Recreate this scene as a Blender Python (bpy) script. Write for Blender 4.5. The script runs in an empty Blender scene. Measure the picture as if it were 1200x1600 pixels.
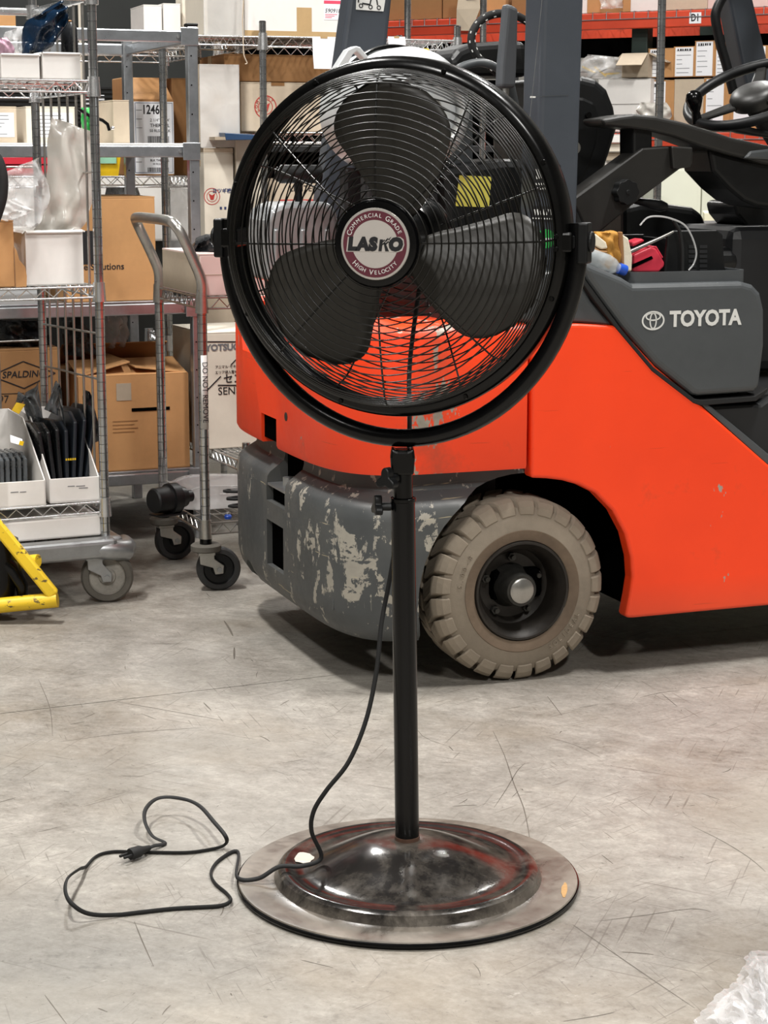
import bpy, math, random
from math import radians as R, sin, cos, pi, sqrt
from mathutils import Vector, Matrix
random.seed(7)
SC = bpy.context.scene
COL = SC.collection

# ------------------------------------------------------------------ camera
FPX = 3000.0; PITCH = R(10.5); CAMH = 1.263
cam_d = bpy.data.cameras.new('camera'); cam = bpy.data.objects.new('camera', cam_d); COL.objects.link(cam)
cam.location = (0, 0, CAMH); cam.rotation_euler = (pi/2 - PITCH, 0, 0)
cam_d.sensor_fit = 'HORIZONTAL'; cam_d.sensor_width = 36.0; cam_d.lens = FPX/1200*36.0
cam_d.clip_start = 0.05; cam_d.clip_end = 200
SC.camera = cam
# ------------------------------------------------------------------ world, exposure
w = bpy.data.worlds.new('world'); SC.world = w; w.use_nodes = True
w.node_tree.nodes['Background'].inputs[0].default_value = (0.95, 0.97, 1.0, 1)
w.node_tree.nodes['Background'].inputs[1].default_value = 0.25
vs = SC.view_settings
vs.view_transform = 'Standard'; vs.look = 'None'; vs.gamma = 1.0; vs.exposure = 0.0; vs.use_curve_mapping = False
# ------------------------------------------------------------------ warehouse high-bay lights (fixtures are built further down)
LIGHTS = [(x, y) for y in (-1.6, 4.2, 10.4) for x in (-1.7, 2.3)]
LZ = 5.6
LPOWER = 318.0
def area_light(x, y):
    d = bpy.data.lights.new('high_bay_light', 'AREA'); d.shape = 'RECTANGLE'; d.size = 0.34; d.size_y = 1.15
    d.energy = LPOWER; d.color = (1.0, 0.98, 0.945)
    o = bpy.data.objects.new('high_bay_light', d); COL.objects.link(o); o.location = (x, y, LZ - 0.065)
    return o

# ------------------------------------------------------------------ geometry helpers
_cp, _sp = cos(PITCH), sin(PITCH)
def ray(px, py):
    a = (px-600)/FPX; b = -(py-800)/FPX
    return Vector((a, _cp+b*_sp, -_sp+b*_cp))
def gnd(px, py, z=0.0):
    d = ray(px, py); t = (z-CAMH)/d.z
    return Vector((d.x*t, d.y*t, z))
def at(px, py, Y):
    d = ray(px, py); t = Y/d.y
    return Vector((d.x*t, Y, CAMH+d.z*t))
class Fr:
    """A ground frame: origin, heading; u along, v across (away from the viewer), z up."""
    def __init__(s, ox, oy, deg):
        s.o = (ox, oy); s.deg = deg; a = R(deg); s.c, s.s = cos(a), sin(a)
    def w(s, u, v, z=0.0):
        return Vector((s.o[0]+u*s.c-v*s.s, s.o[1]+u*s.s+v*s.c, z))
    def loc(s, x, y):
        dx, dy = x-s.o[0], y-s.o[1]
        return (dx*s.c+dy*s.s, -dx*s.s+dy*s.c)
    def onv(s, px, py, v):
        d = ray(px, py); v0 = s.loc(0, 0)[1]; v1 = s.loc(d.x, d.y)[1]; t = (v-v0)/(v1-v0)
        return (s.loc(d.x*t, d.y*t)[0], CAMH+d.z*t)
    def onu(s, px, py, u):
        d = ray(px, py); u0 = s.loc(0, 0)[0]; u1 = s.loc(d.x, d.y)[0]; t = (u-u0)/(u1-u0)
        return (s.loc(d.x*t, d.y*t)[1], CAMH+d.z*t)
    def root(s, name, label, cat, group=None, z=0.0):
        e = thing(name, label, cat, (s.o[0], s.o[1], z), R(s.deg), group)
        return e
def tag(o, label=None, cat=None, group=None, kind=None):
    if label: o['label'] = label
    if cat: o['category'] = cat
    if group: o['group'] = group
    if kind: o['kind'] = kind
    return o
def thing(name, label, cat, loc=(0, 0, 0), rz=0.0, group=None):
    e = bpy.data.objects.new(name, None); COL.objects.link(e)
    e.empty_display_size = 0.05
    e.location = loc; e.rotation_euler = (0, 0, rz)
    return tag(e, label, cat, group)
def V(*a): return Vector(a)
def basis(axis):
    z = Vector(axis).normalized()
    x = Vector((0, 0, 1)) if abs(z.z) < .9 else Vector((1, 0, 0))
    x = (x - z*x.dot(z)).normalized()
    return x, z.cross(x), z
class MB:
    def __init__(s): s.v = []; s.f = []
    def add(s, vs_, fs):
        k = len(s.v); s.v += [Vector(p) for p in vs_]; s.f += [tuple(i+k for i in f) for f in fs]; return s
    def box(s, c, d, M=None):
        x, y, z = d[0]/2, d[1]/2, d[2]/2
        p = [V(i, j, k) for k in (-z, z) for j in (-y, y) for i in (-x, x)]
        c = Vector(c)
        p = [(M @ q if M else q) + c for q in p]
        return s.add(p, [(0, 2, 3, 1), (4, 5, 7, 6), (0, 1, 5, 4), (2, 6, 7, 3), (0, 4, 6, 2), (1, 3, 7, 5)])
    def bx(s, x0, x1, y0, y1, z0, z1): return s.box(((x0+x1)/2, (y0+y1)/2, (z0+z1)/2), (abs(x1-x0), abs(y1-y0), abs(z1-z0)))
    def cyl(s, p0, p1, r0, r1=None, n=14, caps=True):
        p0, p1 = Vector(p0), Vector(p1); r1 = r0 if r1 is None else r1
        x, y, z = basis(p1-p0)
        vs_ = [p0+(x*cos(2*pi*i/n)+y*sin(2*pi*i/n))*r0 for i in range(n)]+[p1+(x*cos(2*pi*i/n)+y*sin(2*pi*i/n))*r1 for i in range(n)]
        fs = [(i, (i+1) % n, n+(i+1) % n, n+i) for i in range(n)]
        if caps: fs += [tuple(reversed(range(n))), tuple(range(n, 2*n))]
        return s.add(vs_, fs)
    def tube(s, pts, r, n=8, closed=False, sy=1.0, caps=True):
        pts = [Vector(p) for p in pts]; m = len(pts)
        rs = r if isinstance(r, (list, tuple)) else [r]*m
        T = []
        for i in range(m):
            a = pts[(i-1) % m] if (closed or i > 0) else pts[i]
            b = pts[(i+1) % m] if (closed or i < m-1) else pts[i]
            T.append((b-a).normalized())
        x, y, _ = basis(T[0]); vs_ = []
        for i in range(m):
            t = T[i]; x = (x - t*x.dot(t)).normalized(); y = t.cross(x)
            vs_ += [pts[i]+(x*cos(2*pi*k/n)+y*sin(2*pi*k/n)*sy)*rs[i] for k in range(n)]
        fs = []
        for i in range(m if closed else m-1):
            j = (i+1) % m
            fs += [(i*n+k, i*n+(k+1) % n, j*n+(k+1) % n, j*n+k) for k in range(n)]
        if not closed and caps: fs += [tuple(reversed(range(n))), tuple(range((m-1)*n, m*n))]
        return s.add(vs_, fs)
    def lathe(s, prof, n=48, M=None, close=False):
        m = len(prof); vs_ = []
        for r, h in prof:
            for k in range(n):
                q = V(r*cos(2*pi*k/n), r*sin(2*pi*k/n), h); vs_.append(M @ q if M else q)
        fs = []
        for i in range(m if close else m-1):
            j = (i+1) % m
            fs += [(i*n+k, i*n+(k+1) % n, j*n+(k+1) % n, j*n+k) for k in range(n)]
        if not close:
            if prof[0][0] > 1e-6: fs.append(tuple(reversed(range(n))))
            if prof[-1][0] > 1e-6: fs.append(tuple(range((m-1)*n, m*n)))
        return s.add(vs_, fs)
    def prism(s, out, d0, d1, mp):
        n = len(out)
        A = sum(out[i][0]*out[(i+1) % n][1]-out[(i+1) % n][0]*out[i][1] for i in range(n))
        vs_ = [mp(a, b, d0) for a, b in out]+[mp(a, b, d1) for a, b in out]
        fs = [tuple(range(n)), tuple(reversed(range(n, 2*n)))] + [(i, n+i, n+(i+1) % n, (i+1) % n) for i in range(n)]
        return s.add(vs_, fs)
    def grid(s, P, closed_u=False, closed_v=False):
        m, n = len(P), len(P[0]); vs_ = [p for row in P for p in row]; fs = []
        for i in range(m if closed_u else m-1):
            for j in range(n if closed_v else n-1):
                a, b = (i+1) % m, (j+1) % n
                fs.append((i*n+j, i*n+b, a*n+b, a*n+j))
        return s.add(vs_, fs)
    def xf(s, M): s.v = [M @ p for p in s.v]; return s
    def mesh(s, name, mat, smooth=None):
        me = bpy.data.meshes.new(name); me.from_pydata([tuple(p) for p in s.v], [], s.f); me.update()
        if mat: me.materials.append(mat)
        import bmesh
        bm = bmesh.new(); bm.from_mesh(me); bmesh.ops.recalc_face_normals(bm, faces=bm.faces); bm.to_mesh(me); bm.free()
        if smooth is not None:
            me.polygons.foreach_set('use_smooth', [True]*len(me.polygons)); me.set_sharp_from_angle(angle=R(smooth))
        return me
    def build(s, name, mat, parent=None, smooth=None, bevel=None, seg=2, sub=0, solid=None):
        return mkobj(name, s.mesh(name, mat, smooth), parent, bevel, seg, sub, solid)
def mkobj(name, me, parent=None, bevel=None, seg=2, sub=0, solid=None):
    o = bpy.data.objects.new(name, me); COL.objects.link(o)
    if parent: o.parent = parent
    if solid: m = o.modifiers.new('solid', 'SOLIDIFY'); m.thickness = solid; m.offset = 0
    if bevel:
        m = o.modifiers.new('bevel', 'BEVEL'); m.width = bevel; m.segments = seg; m.limit_method = 'ANGLE'; m.angle_limit = R(35)
        m.harden_normals = False
    if sub: m = o.modifiers.new('sub', 'SUBSURF'); m.levels = sub; m.render_levels = sub
    return o
def share(src, name, parent, M=None):
    """another object on the same mesh data (with the modifiers of the source)"""
    o = src.copy(); o.name = name; COL.objects.link(o); o.parent = parent
    if M is not None: o.matrix_local = M
    return o
def structure(o): o['kind'] = 'structure'; return o
def spline(pts, k=8, closed=False):
    pts = [Vector(p) for p in pts]; n = len(pts); out = []
    for i in range(n if closed else n-1):
        p0 = pts[(i-1) % n] if (closed or i) else pts[0]; p1 = pts[i]; p2 = pts[(i+1) % n]
        p3 = pts[(i+2) % n] if (closed or i < n-2) else pts[n-1]
        for j in range(k):
            t = j/k
            out.append(0.5*((2*p1)+(p2-p0)*t+(2*p0-5*p1+4*p2-p3)*t*t+(3*p1-p0-3*p2+p3)*t**3))
    if not closed: out.append(pts[-1])
    return out
def arc(c, r, a0, a1, n, ax=V(1, 0, 0), ay=V(0, 0, 1)):
    c = Vector(c)
    return [c+ax*(r*cos(R(a0+(a1-a0)*i/n)))+ay*(r*sin(R(a0+(a1-a0)*i/n))) for i in range(n+1)]

# ------------------------------------------------------------------ materials
def s2l(c):
    if isinstance(c, str): c = tuple(int(c[i:i+2], 16)/255 for i in (0, 2, 4))
    return tuple((x/12.92 if x <= .04045 else ((x+.055)/1.055)**2.4) for x in c)+(1,)
class NT:
    def __init__(s, name):
        s.m = bpy.data.materials.new(name); s.m.use_nodes = True; s.t = s.m.node_tree; s.b = s.t.nodes['Principled BSDF']
        s.co = None
    def n(s, k, **kw):
        o = s.t.nodes.new(k)
        for a, b in kw.items(): setattr(o, a, b)
        return o
    def link(s, a, b): s.t.links.new(a, b)
    def val(s, sock, x):
        if hasattr(x, 'links') or isinstance(x, bpy.types.NodeSocket): s.link(x, sock)
        else: sock.default_value = x
    def coord(s):
        if not s.co: s.co = s.n('ShaderNodeTexCoord').outputs['Object']
        return s.co
    def mapped(s, scale=(1, 1, 1), rot=(0, 0, 0), loc=(0, 0, 0)):
        # turn first, then stretch, so that streaks follow the turned axis
        a = s.n('ShaderNodeMapping'); s.link(s.coord(), a.inputs[0])
        a.inputs['Rotation'].default_value = rot; a.inputs['Location'].default_value = loc
        m = s.n('ShaderNodeMapping'); s.link(a.outputs[0], m.inputs[0]); m.inputs['Scale'].default_value = scale
        return m.outputs[0]
    def noise(s, scale=5, detail=4, rough=.6, co=None, dist=0.0):
        t = s.n('ShaderNodeTexNoise'); s.link(co or s.coord(), t.inputs['Vector'])
        t.inputs['Scale'].default_value = scale; t.inputs['Detail'].default_value = detail; t.inputs['Roughness'].default_value = rough
        t.inputs['Distortion'].default_value = dist
        return t.outputs['Fac']
    def ramp(s, x, stops):
        r = s.n('ShaderNodeValToRGB'); s.link(x, r.inputs[0]); e = r.color_ramp.elements
        while len(e) < len(stops): e.new(.5)
        for i, (p, c) in enumerate(stops):
            e[i].position = p; e[i].color = c if isinstance(c, tuple) else (c, c, c, 1)
        return r.outputs[0]
    def math(s, op, a, b=0.0, clamp=False):
        m = s.n('ShaderNodeMath', operation=op, use_clamp=clamp); s.val(m.inputs[0], a); s.val(m.inputs[1], b); return m.outputs[0]
    def mix(s, f, a, b, mode='MIX'):
        m = s.n('ShaderNodeMix', data_type='RGBA', blend_type=mode)
        s.val(m.inputs[0], f); s.val(m.inputs[6], a); s.val(m.inputs[7], b); return m.outputs[2]
    def bump(s, h, strength=.2, dist=.01):
        b = s.n('ShaderNodeBump'); b.inputs['Strength'].default_value = strength; b.inputs['Distance'].default_value = dist
        s.link(h, b.inputs['Height']); s.link(b.outputs[0], s.b.inputs['Normal'])
    def sep(s):
        x = s.n('ShaderNodeSeparateXYZ'); s.link(s.coord(), x.inputs[0]); return x.outputs
    def col(s, x): s.val(s.b.inputs['Base Color'], x)
    def rough(s, x): s.val(s.b.inputs['Roughness'], x)
    def metal(s, x): s.val(s.b.inputs['Metallic'], x)
def lit(nt, c, k):
    return tuple(min(1, x*k) for x in c[:3])+(1,)
def pm(name, col, rough=.5, metal=0.0, var=.12, scale=14, bump=0.0, bscale=60, spec=None, coat=0.0):
    """plain procedural material: colour with soft blotches, optional relief"""
    n = NT(name); c = s2l(col)
    f = n.noise(scale, 5, .6)
    f2 = n.noise(scale*7, 3, .6)
    f = n.math('ADD', n.math('MULTIPLY', f, .7), n.math('MULTIPLY', f2, .3))
    n.col(n.ramp(f, [(.3, lit(n, c, 1-var)), (.7, lit(n, c, 1+var))]))
    n.rough(n.math('ADD', n.math('MULTIPLY', f, .16), rough-.08))
    n.metal(metal)
    if spec is not None: n.b.inputs['Specular IOR Level'].default_value = spec
    if coat: n.b.inputs['Coat Weight'].default_value = coat; n.b.inputs['Coat Roughness'].default_value = .12
    if bump: n.bump(n.noise(bscale, 4, .6), bump, .004)
    return n.m
def film(name, col, alpha=.35, rough=.12, wr=.5, scale=9):
    """thin clear plastic: wrinkled, partly see-through"""
    n = NT(name); c = s2l(col)
    f = n.noise(scale, 3, .5, dist=.5)
    n.col(n.ramp(f, [(.3, lit(n, c, .97)), (.7, lit(n, c, 1.03))]))
    n.rough(rough)
    n.val(n.b.inputs['Alpha'], n.ramp(f, [(.35, alpha*.9), (.62, min(1, alpha*1.12))]))
    n.bump(f, wr, .02)
    return n.m
M = {}
M['black_gloss'] = pm('black_gloss', '070708', .2, 0, .25, 20, spec=.3)
M['black_wire'] = pm('black_wire', '0e0d0a', .3, 0, .2)
M['black_satin'] = pm('black_satin', '080808', .22, 0, .25, 20, spec=.28)
M['black_plastic'] = pm('black_plastic', '0e0f10', .45, 0, .2, 30, .05, spec=.35)
M['black_rubber'] = pm('black_rubber', '131313', .75, 0, .2, 20, .1)
M['blade'] = pm('blade', '302e2a', .42, 0.0, .2, 9, .02, spec=.4)
M['black_void'] = pm('black_void', '060606', .9, 0, .2, spec=0.0)  # sheenless black: shade of recesses and underbody put into the colour
M['chrome'] = pm('chrome', 'dadbdc', .26, .92, .08, 30)
M['chrome_dull'] = pm('chrome_dull', 'b0aea9', .3, .88, .15, 20)
M['steel'] = pm('steel', 'a3a5a6', .36, .85, .15, 12)
M['galv'] = pm('galv', 'a9adb1', .3, .85, .18, 10)
M['card'] = pm('card', 'b98a5a', .85, 0, .1, 7, .06, 40)
M['card_dark'] = pm('card_dark', '8f6840', .88, 0, .12, 7, .06, 40)
M['card_grey'] = pm('card_grey', 'a89a87', .86, 0, .1, 7, .06, 40)
M['card_pale'] = pm('card_pale', 'c3b49f', .86, 0, .1, 7, .05, 40)
M['card_white'] = pm('card_white', 'e2dfdb', .8, 0, .05, 7, .05, 40)
M['card_cream'] = pm('card_cream', 'd9d1c2', .82, 0, .07, 5, .05, 40)
M['card_pink'] = pm('card_pink', 'd9c3bd', .82, 0, .05, 5, .05, 40)
M['paper'] = pm('paper', 'eef0f4', .7, 0, .03, 12)
M['tape'] = pm('tape', 'b79a70', .35, 0, .08, 12)
M['print_black'] = pm('print_black', '16161a', .6, 0, .1)
M['print_grey'] = pm('print_grey', '6d6e72', .6, 0, .1)
M['print_red'] = pm('print_red', 'b5342f', .6, 0, .1)
M['print_pink'] = pm('print_pink', 'dd4a68', .6, 0, .1)
M['print_blue'] = pm('print_blue', '2a3a66', .6, 0, .1)
M['print_white'] = pm('print_white', 'dcdcd8', .5, 0, .04)
M['green'] = pm('green', '2fae4e', .5, 0, .1)
M['yellow'] = pm('yellow', 'f0c61a', .45, 0, .1)
M['red'] = pm('red', 'c32436', .45, 0, .1)
M['blue'] = pm('blue', '2350b8', .35, 0, .1)

# ------------------------------------------------------------------ lettering
_tc = {}
def text_mesh(txt, size, bold=0.0, shear=0.0, align='CENTER', space=1.0, mat=None, depth=0.0004):
    key = (txt, size, bold, shear, align, space, mat.name if mat else '')
    if key in _tc: return _tc[key]
    cu = bpy.data.curves.new('lettering', 'FONT'); cu.body = txt; cu.size = size; cu.offset = bold; cu.shear = shear
    cu.align_x = align; cu.align_y = 'CENTER'; cu.space_character = space; cu.extrude = depth/2; cu.resolution_u = 3
    ob = bpy.data.objects.new('lettering', cu); COL.objects.link(ob)
    dg = bpy.context.evaluated_depsgraph_get()
    me = bpy.data.meshes.new_from_object(ob.evaluated_get(dg)); me.name = 'lettering'
    bpy.data.objects.remove(ob)
    me.materials.clear(); me.materials.append(mat)
    _tc[key] = me
    return me
def plane_mat(o, x, y):
    """matrix whose local XY lies on a surface: x right, y up, z out"""
    x = Vector(x).normalized(); y = Vector(y).normalized(); z = x.cross(y)
    m = Matrix((x, y, z)).transposed().to_4x4(); m.translation = Vector(o); return m
def lettering(txt, size, mat, parent, o, x=(1, 0, 0), y=(0, 0, 1), name='lettering', sx=1.0, **kw):
    me = text_mesh(txt, size, mat=M[mat] if isinstance(mat, str) else mat, **kw)
    ob = bpy.data.objects.new(name, me); COL.objects.link(ob); ob.parent = parent
    ob.matrix_local = plane_mat(o, x, y) @ Matrix.Diagonal((sx, 1, 1, 1))
    return ob
# ================================================================== the room
def concrete():
    n = NT('concrete')
    big = n.noise(.8, 5, .6)
    mid = n.noise(5, 6, .72, dist=.5)
    sml = n.noise(21, 6, .75, n.mapped((1, 1.5, 1), (0, 0, .4)))
    fine = n.noise(85, 4, .75)
    f = n.math('ADD', n.math('ADD', n.math('MULTIPLY', big, .24), n.math('MULTIPLY', mid, .30)), n.math('ADD', n.math('MULTIPLY', sml, .28), n.math('MULTIPLY', fine, .18)))
    c = n.ramp(f, [(.38, s2l('605b53')), (.45, s2l('7f7a72')), (.52, s2l('928d85')), (.61, s2l('aba69d'))])
    st = n.ramp(n.noise(1.5, 5, .6, n.mapped((1, 1, 1), loc=(3, 1, 0))), [(.50, 0.0), (.70, 1.0)])
    c = n.mix(n.math('MULTIPLY', st, .42), c, s2l('84755f'))
    gr = n.ramp(n.noise(1.1, 4, .6, n.mapped((1, 1, 1), loc=(9, 4, 0))), [(.48, 0.0), (.70, 1.0)])
    c = n.mix(n.math('MULTIPLY', gr, .35), c, s2l('83837f'))
    sm = n.ramp(n.noise(14, 6, .8, n.mapped((1, 2.2, 1), (0, 0, .7))), [(.57, 0.0), (.70, 1.0)])
    c = n.mix(n.math('MULTIPLY', sm, .55), c, s2l('625c54'))
    wh = n.ramp(n.noise(17, 5, .8, n.mapped((1, 1.8, 1), (0, 0, -.6), (4, 2, 0))), [(.62, 0.0), (.74, 1.0)])
    c = n.mix(n.math('MULTIPLY', wh, .45), c, s2l('c6c1b8'))
    sp = n.ramp(n.noise(70, 3, .6), [(.66, 0.0), (.70, 1.0)])
    c = n.mix(n.math('MULTIPLY', sp, .5), c, s2l('4f4a43'))
    for ang, sc, lo in ((.5, (1.6, 60, 1), .655), (-.8, (2.4, 90, 1), .66), (1.9, (1.8, 75, 1), .655), (2.5, (4.0, 120, 1), .66), (1.25, (4.5, 130, 1), .655)):
        s = n.ramp(n.noise(1.6, 2, .5, n.mapped(sc, (0, 0, ang))), [(lo, 0.0), (lo+.025, 1.0)])
        k = n.ramp(n.noise(3.1, 2, .5, n.mapped((1, 1, 1), (0, 0, ang), (ang*5, 2, 0))), [(.50, 0.0), (.58, 1.0)])
        c = n.mix(n.math('MULTIPLY', n.math('MULTIPLY', s, k), .6), c, s2l('5e574f'))
    n.col(c)
    n.rough(n.math('ADD', n.math('MULTIPLY', mid, .25), .42))
    n.bump(n.math('ADD', n.math('MULTIPLY', fine, .5), n.math('MULTIPLY', sml, .5)), .14, .004)
    return n.m
M['concrete'] = concrete()
M['wall_paint'] = pm('wall_paint', '6c6a65', .8, 0, .06, 3, .05)
M['ceiling_paint'] = pm('ceiling_paint', '5c5c58', .8, 0, .06, 2)
M['joint'] = pm('joint', '4a453e', .9, 0, .2)
RX0, RX1, RY0, RY1, RZ = -9.0, 9.0, -5.5, 13.5, 6.4
def floor_slab():
    # three slabs with saw-cut joints 2.5 mm wide between them; the joint seen in the photo runs past the cart and the fan
    a, b = gnd(0, 1115), gnd(495, 1058)
    d = (b-a).normalized(); n_ = V(-d.y, d.x, 0)
    w_ = .0018
    floor = MB(); joint = MB()
    def line(t, off): return a + d*t + n_*off
    L_ = 40
    far = [line(-L_, w_), line(L_, w_), line(L_, L_), line(-L_, L_)]
    near = [line(-L_, -L_), line(L_, -L_), line(L_, -w_), line(-L_, -w_)]
    def clip(poly):
        for ax, lim, sg in ((0, RX0, 1), (0, RX1, -1), (1, RY0, 1), (1, RY1, -1)):
            out = []
            for i in range(len(poly)):
                p, q = poly[i], poly[(i+1) % len(poly)]
                ip, iq = (p[ax]-lim)*sg >= 0, (q[ax]-lim)*sg >= 0
                if ip: out.append(p)
                if ip != iq: out.append(p+(q-p)*((lim-p[ax])/(q[ax]-p[ax])))
            poly = out
        return poly
    for poly in (far, near):
        p = clip(poly); k = len(p)
        floor.add([V(q.x, q.y, 0) for q in p]+[V(q.x, q.y, -.12) for q in p], [tuple(range(k)), tuple(range(2*k-1, k-1, -1))]+[(i, (i+1) % k, k+(i+1) % k, k+i) for i in range(k)])
    fl = structure(floor.build('floor', M['concrete']))
    # scratches and scuffs that can be told apart in the photo, as thin strips of worn dark surface
    def strip(b, pts, wd):
        pts = [V(p.x, p.y, .0004) for p in pts]; m = len(pts); vs_ = []
        for i in range(m):
            t = (pts[min(m-1, i+1)]-pts[max(0, i-1)]).normalized(); nn = V(-t.y, t.x, 0); k = wd*(.25+.75*sin(pi*(i+.3)/(m-.4)))/2
            vs_ += [pts[i]-nn*k, pts[i]+nn*k]
        b.add(vs_, [(2*i, 2*i+2, 2*i+3, 2*i+1) for i in range(m-1)])
    marks = [([(770, 1142), (788, 1180), (803, 1225), (818, 1262), (826, 1300), (828, 1318)], 5), ([(772, 1262), (792, 1232), (808, 1205), (820, 1193)], 5), ([(800, 1246), (810, 1236)], 4), ([(1000, 1090), (1030, 1083), (1062, 1079)], 6), ([(1095, 1075), (1125, 1073)], 5), ([(1150, 1071), (1186, 1068)], 5),
             ([(905, 1106), (935, 1101)], 5), ([(855, 1088), (878, 1118)], 4), ([(1034, 1084), (1058, 1104)], 4), ([(210, 1440), (222, 1470), (240, 1510)], 6), ([(895, 1445), (960, 1490), (1030, 1538), (1085, 1575)], 5), ([(70, 1555), (104, 1600)], 5), ([(90, 1160), (160, 1150), (240, 1142), (320, 1137)], 4), ([(180, 1096), (260, 1110), (350, 1126)], 4), ([(350, 970), (358, 982), (364, 994)], 11), ([(366, 1012), (366, 1030)], 10), ([(235, 1006), (285, 1006)], 5), ([(318, 1098), (330, 1110)], 7),
             ([(110, 1132), (132, 1128)], 7), ([(220, 1115), (244, 1124)], 4), ([(438, 1102), (452, 1094)], 6), ([(940, 1336), (958, 1350)], 6), ([(930, 1440), (1010, 1430), (1080, 1420), (1112, 1425)], 5), ([(1080, 1290), (1130, 1315), (1170, 1340), (1196, 1362)], 4), ([(1060, 1000), (1090, 1016), (1130, 1020)], 4), ([(850, 1150), (900, 1165), (940, 1185)], 3), ([(60, 1062), (78, 1106), (82, 1150)], 3), ([(640, 1120), (660, 1150), (700, 1166)], 3), ([(880, 1596), (930, 1588), (960, 1582)], 7), ([(250, 1245), (290, 1252)], 4), ([(1096, 1240), (1125, 1250)], 4), ([(470, 1500), (520, 1512)], 5), ([(60, 1300), (95, 1292)], 4)]
    M['scratch'] = pm('scratch', '625b53', .8, 0, .25, 40)
    for ps, wd in marks:
        w_m = wd*.34*gnd(*ps[0]).length/FPX*1.0
        b_ = MB(); strip(b_, spline([gnd(x, y) for x, y in ps], 3), w_m); b_.build('scratch', M['scratch'], fl)
    rnd = random.Random(11); b_ = MB()
    for k in range(300):
        p = V(rnd.uniform(-1.6, 1.9), rnd.uniform(2.2, 5.8), 0); a = rnd.uniform(0, pi); l_ = rnd.choice((.006, .01, .014, .02, .035, .05)); cv = rnd.uniform(-.3, .3)
        strip(b_, [p+V(cos(a+cv*t), sin(a+cv*t), 0)*(l_*t) for t in (-.5, -.2, .1, .35, .5)], rnd.uniform(.0008, .003))
    b_.build('scuff_marks', M['scratch'], fl)['kind'] = 'stuff'
    joint.bx(RX0, RX1, RY0, RY1, -.2, -.006)
    joint.build('joint_filler', M['joint'], fl)
floor_slab()
for nm, b in (('wall_back', (RX0-.2, RX1+.2, RY1, RY1+.2, -.2, RZ+.2)), ('wall_front', (RX0-.2, RX1+.2, RY0-.2, RY0, -.2, RZ+.2)),
              ('wall_left', (RX0-.2, RX0, RY0, RY1, -.2, RZ+.2)), ('wall_right', (RX1, RX1+.2, RY0, RY1, -.2, RZ+.2))):
    structure(MB().bx(*b).build(nm, M['wall_paint']))
structure(MB().bx(RX0, RX1, RY0, RY1, RZ, RZ+.2).build('ceiling', M['ceiling_paint']))
# high-bay lamps: housing, lens, two cables; each carries its own light
M['lamp_lens'] = (lambda n: (n.b.inputs['Emission Color'].__setattr__('default_value', (1, .97, .92, 1)), n.b.inputs['Emission Strength'].__setattr__('default_value', 6.0), n.m)[2])(NT('lamp_lens'))
M['lamp_body'] = pm('lamp_body', 'd7d7d4', .5, 0, .05)
for i, (x, y) in enumerate(LIGHTS):
    side = ('left', 'right')[i % 2]
    row = ('row behind the camera', 'row over the forklift', 'row over the racks')[i//2]
    r_ = thing('high_bay_lamp', 'white ceiling strip lamp, %s in the %s' % (side, row), 'lamp', (x, y, LZ), 0, 'ceiling strip lamps')
    MB().bx(-.2, .2, -.62, .62, -.02, .06).build('housing', M['lamp_body'], r_, bevel=.01)
    MB().bx(-.17, .17, -.58, .58, -.045, -.021).build('lens', M['lamp_lens'], r_)
    for yy in (-.45, .45): MB().cyl((0, yy, .06), (0, yy, RZ-LZ), .004, n=6).build('hanging_cable', M['steel'], r_)
    area_light(x, y)
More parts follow.
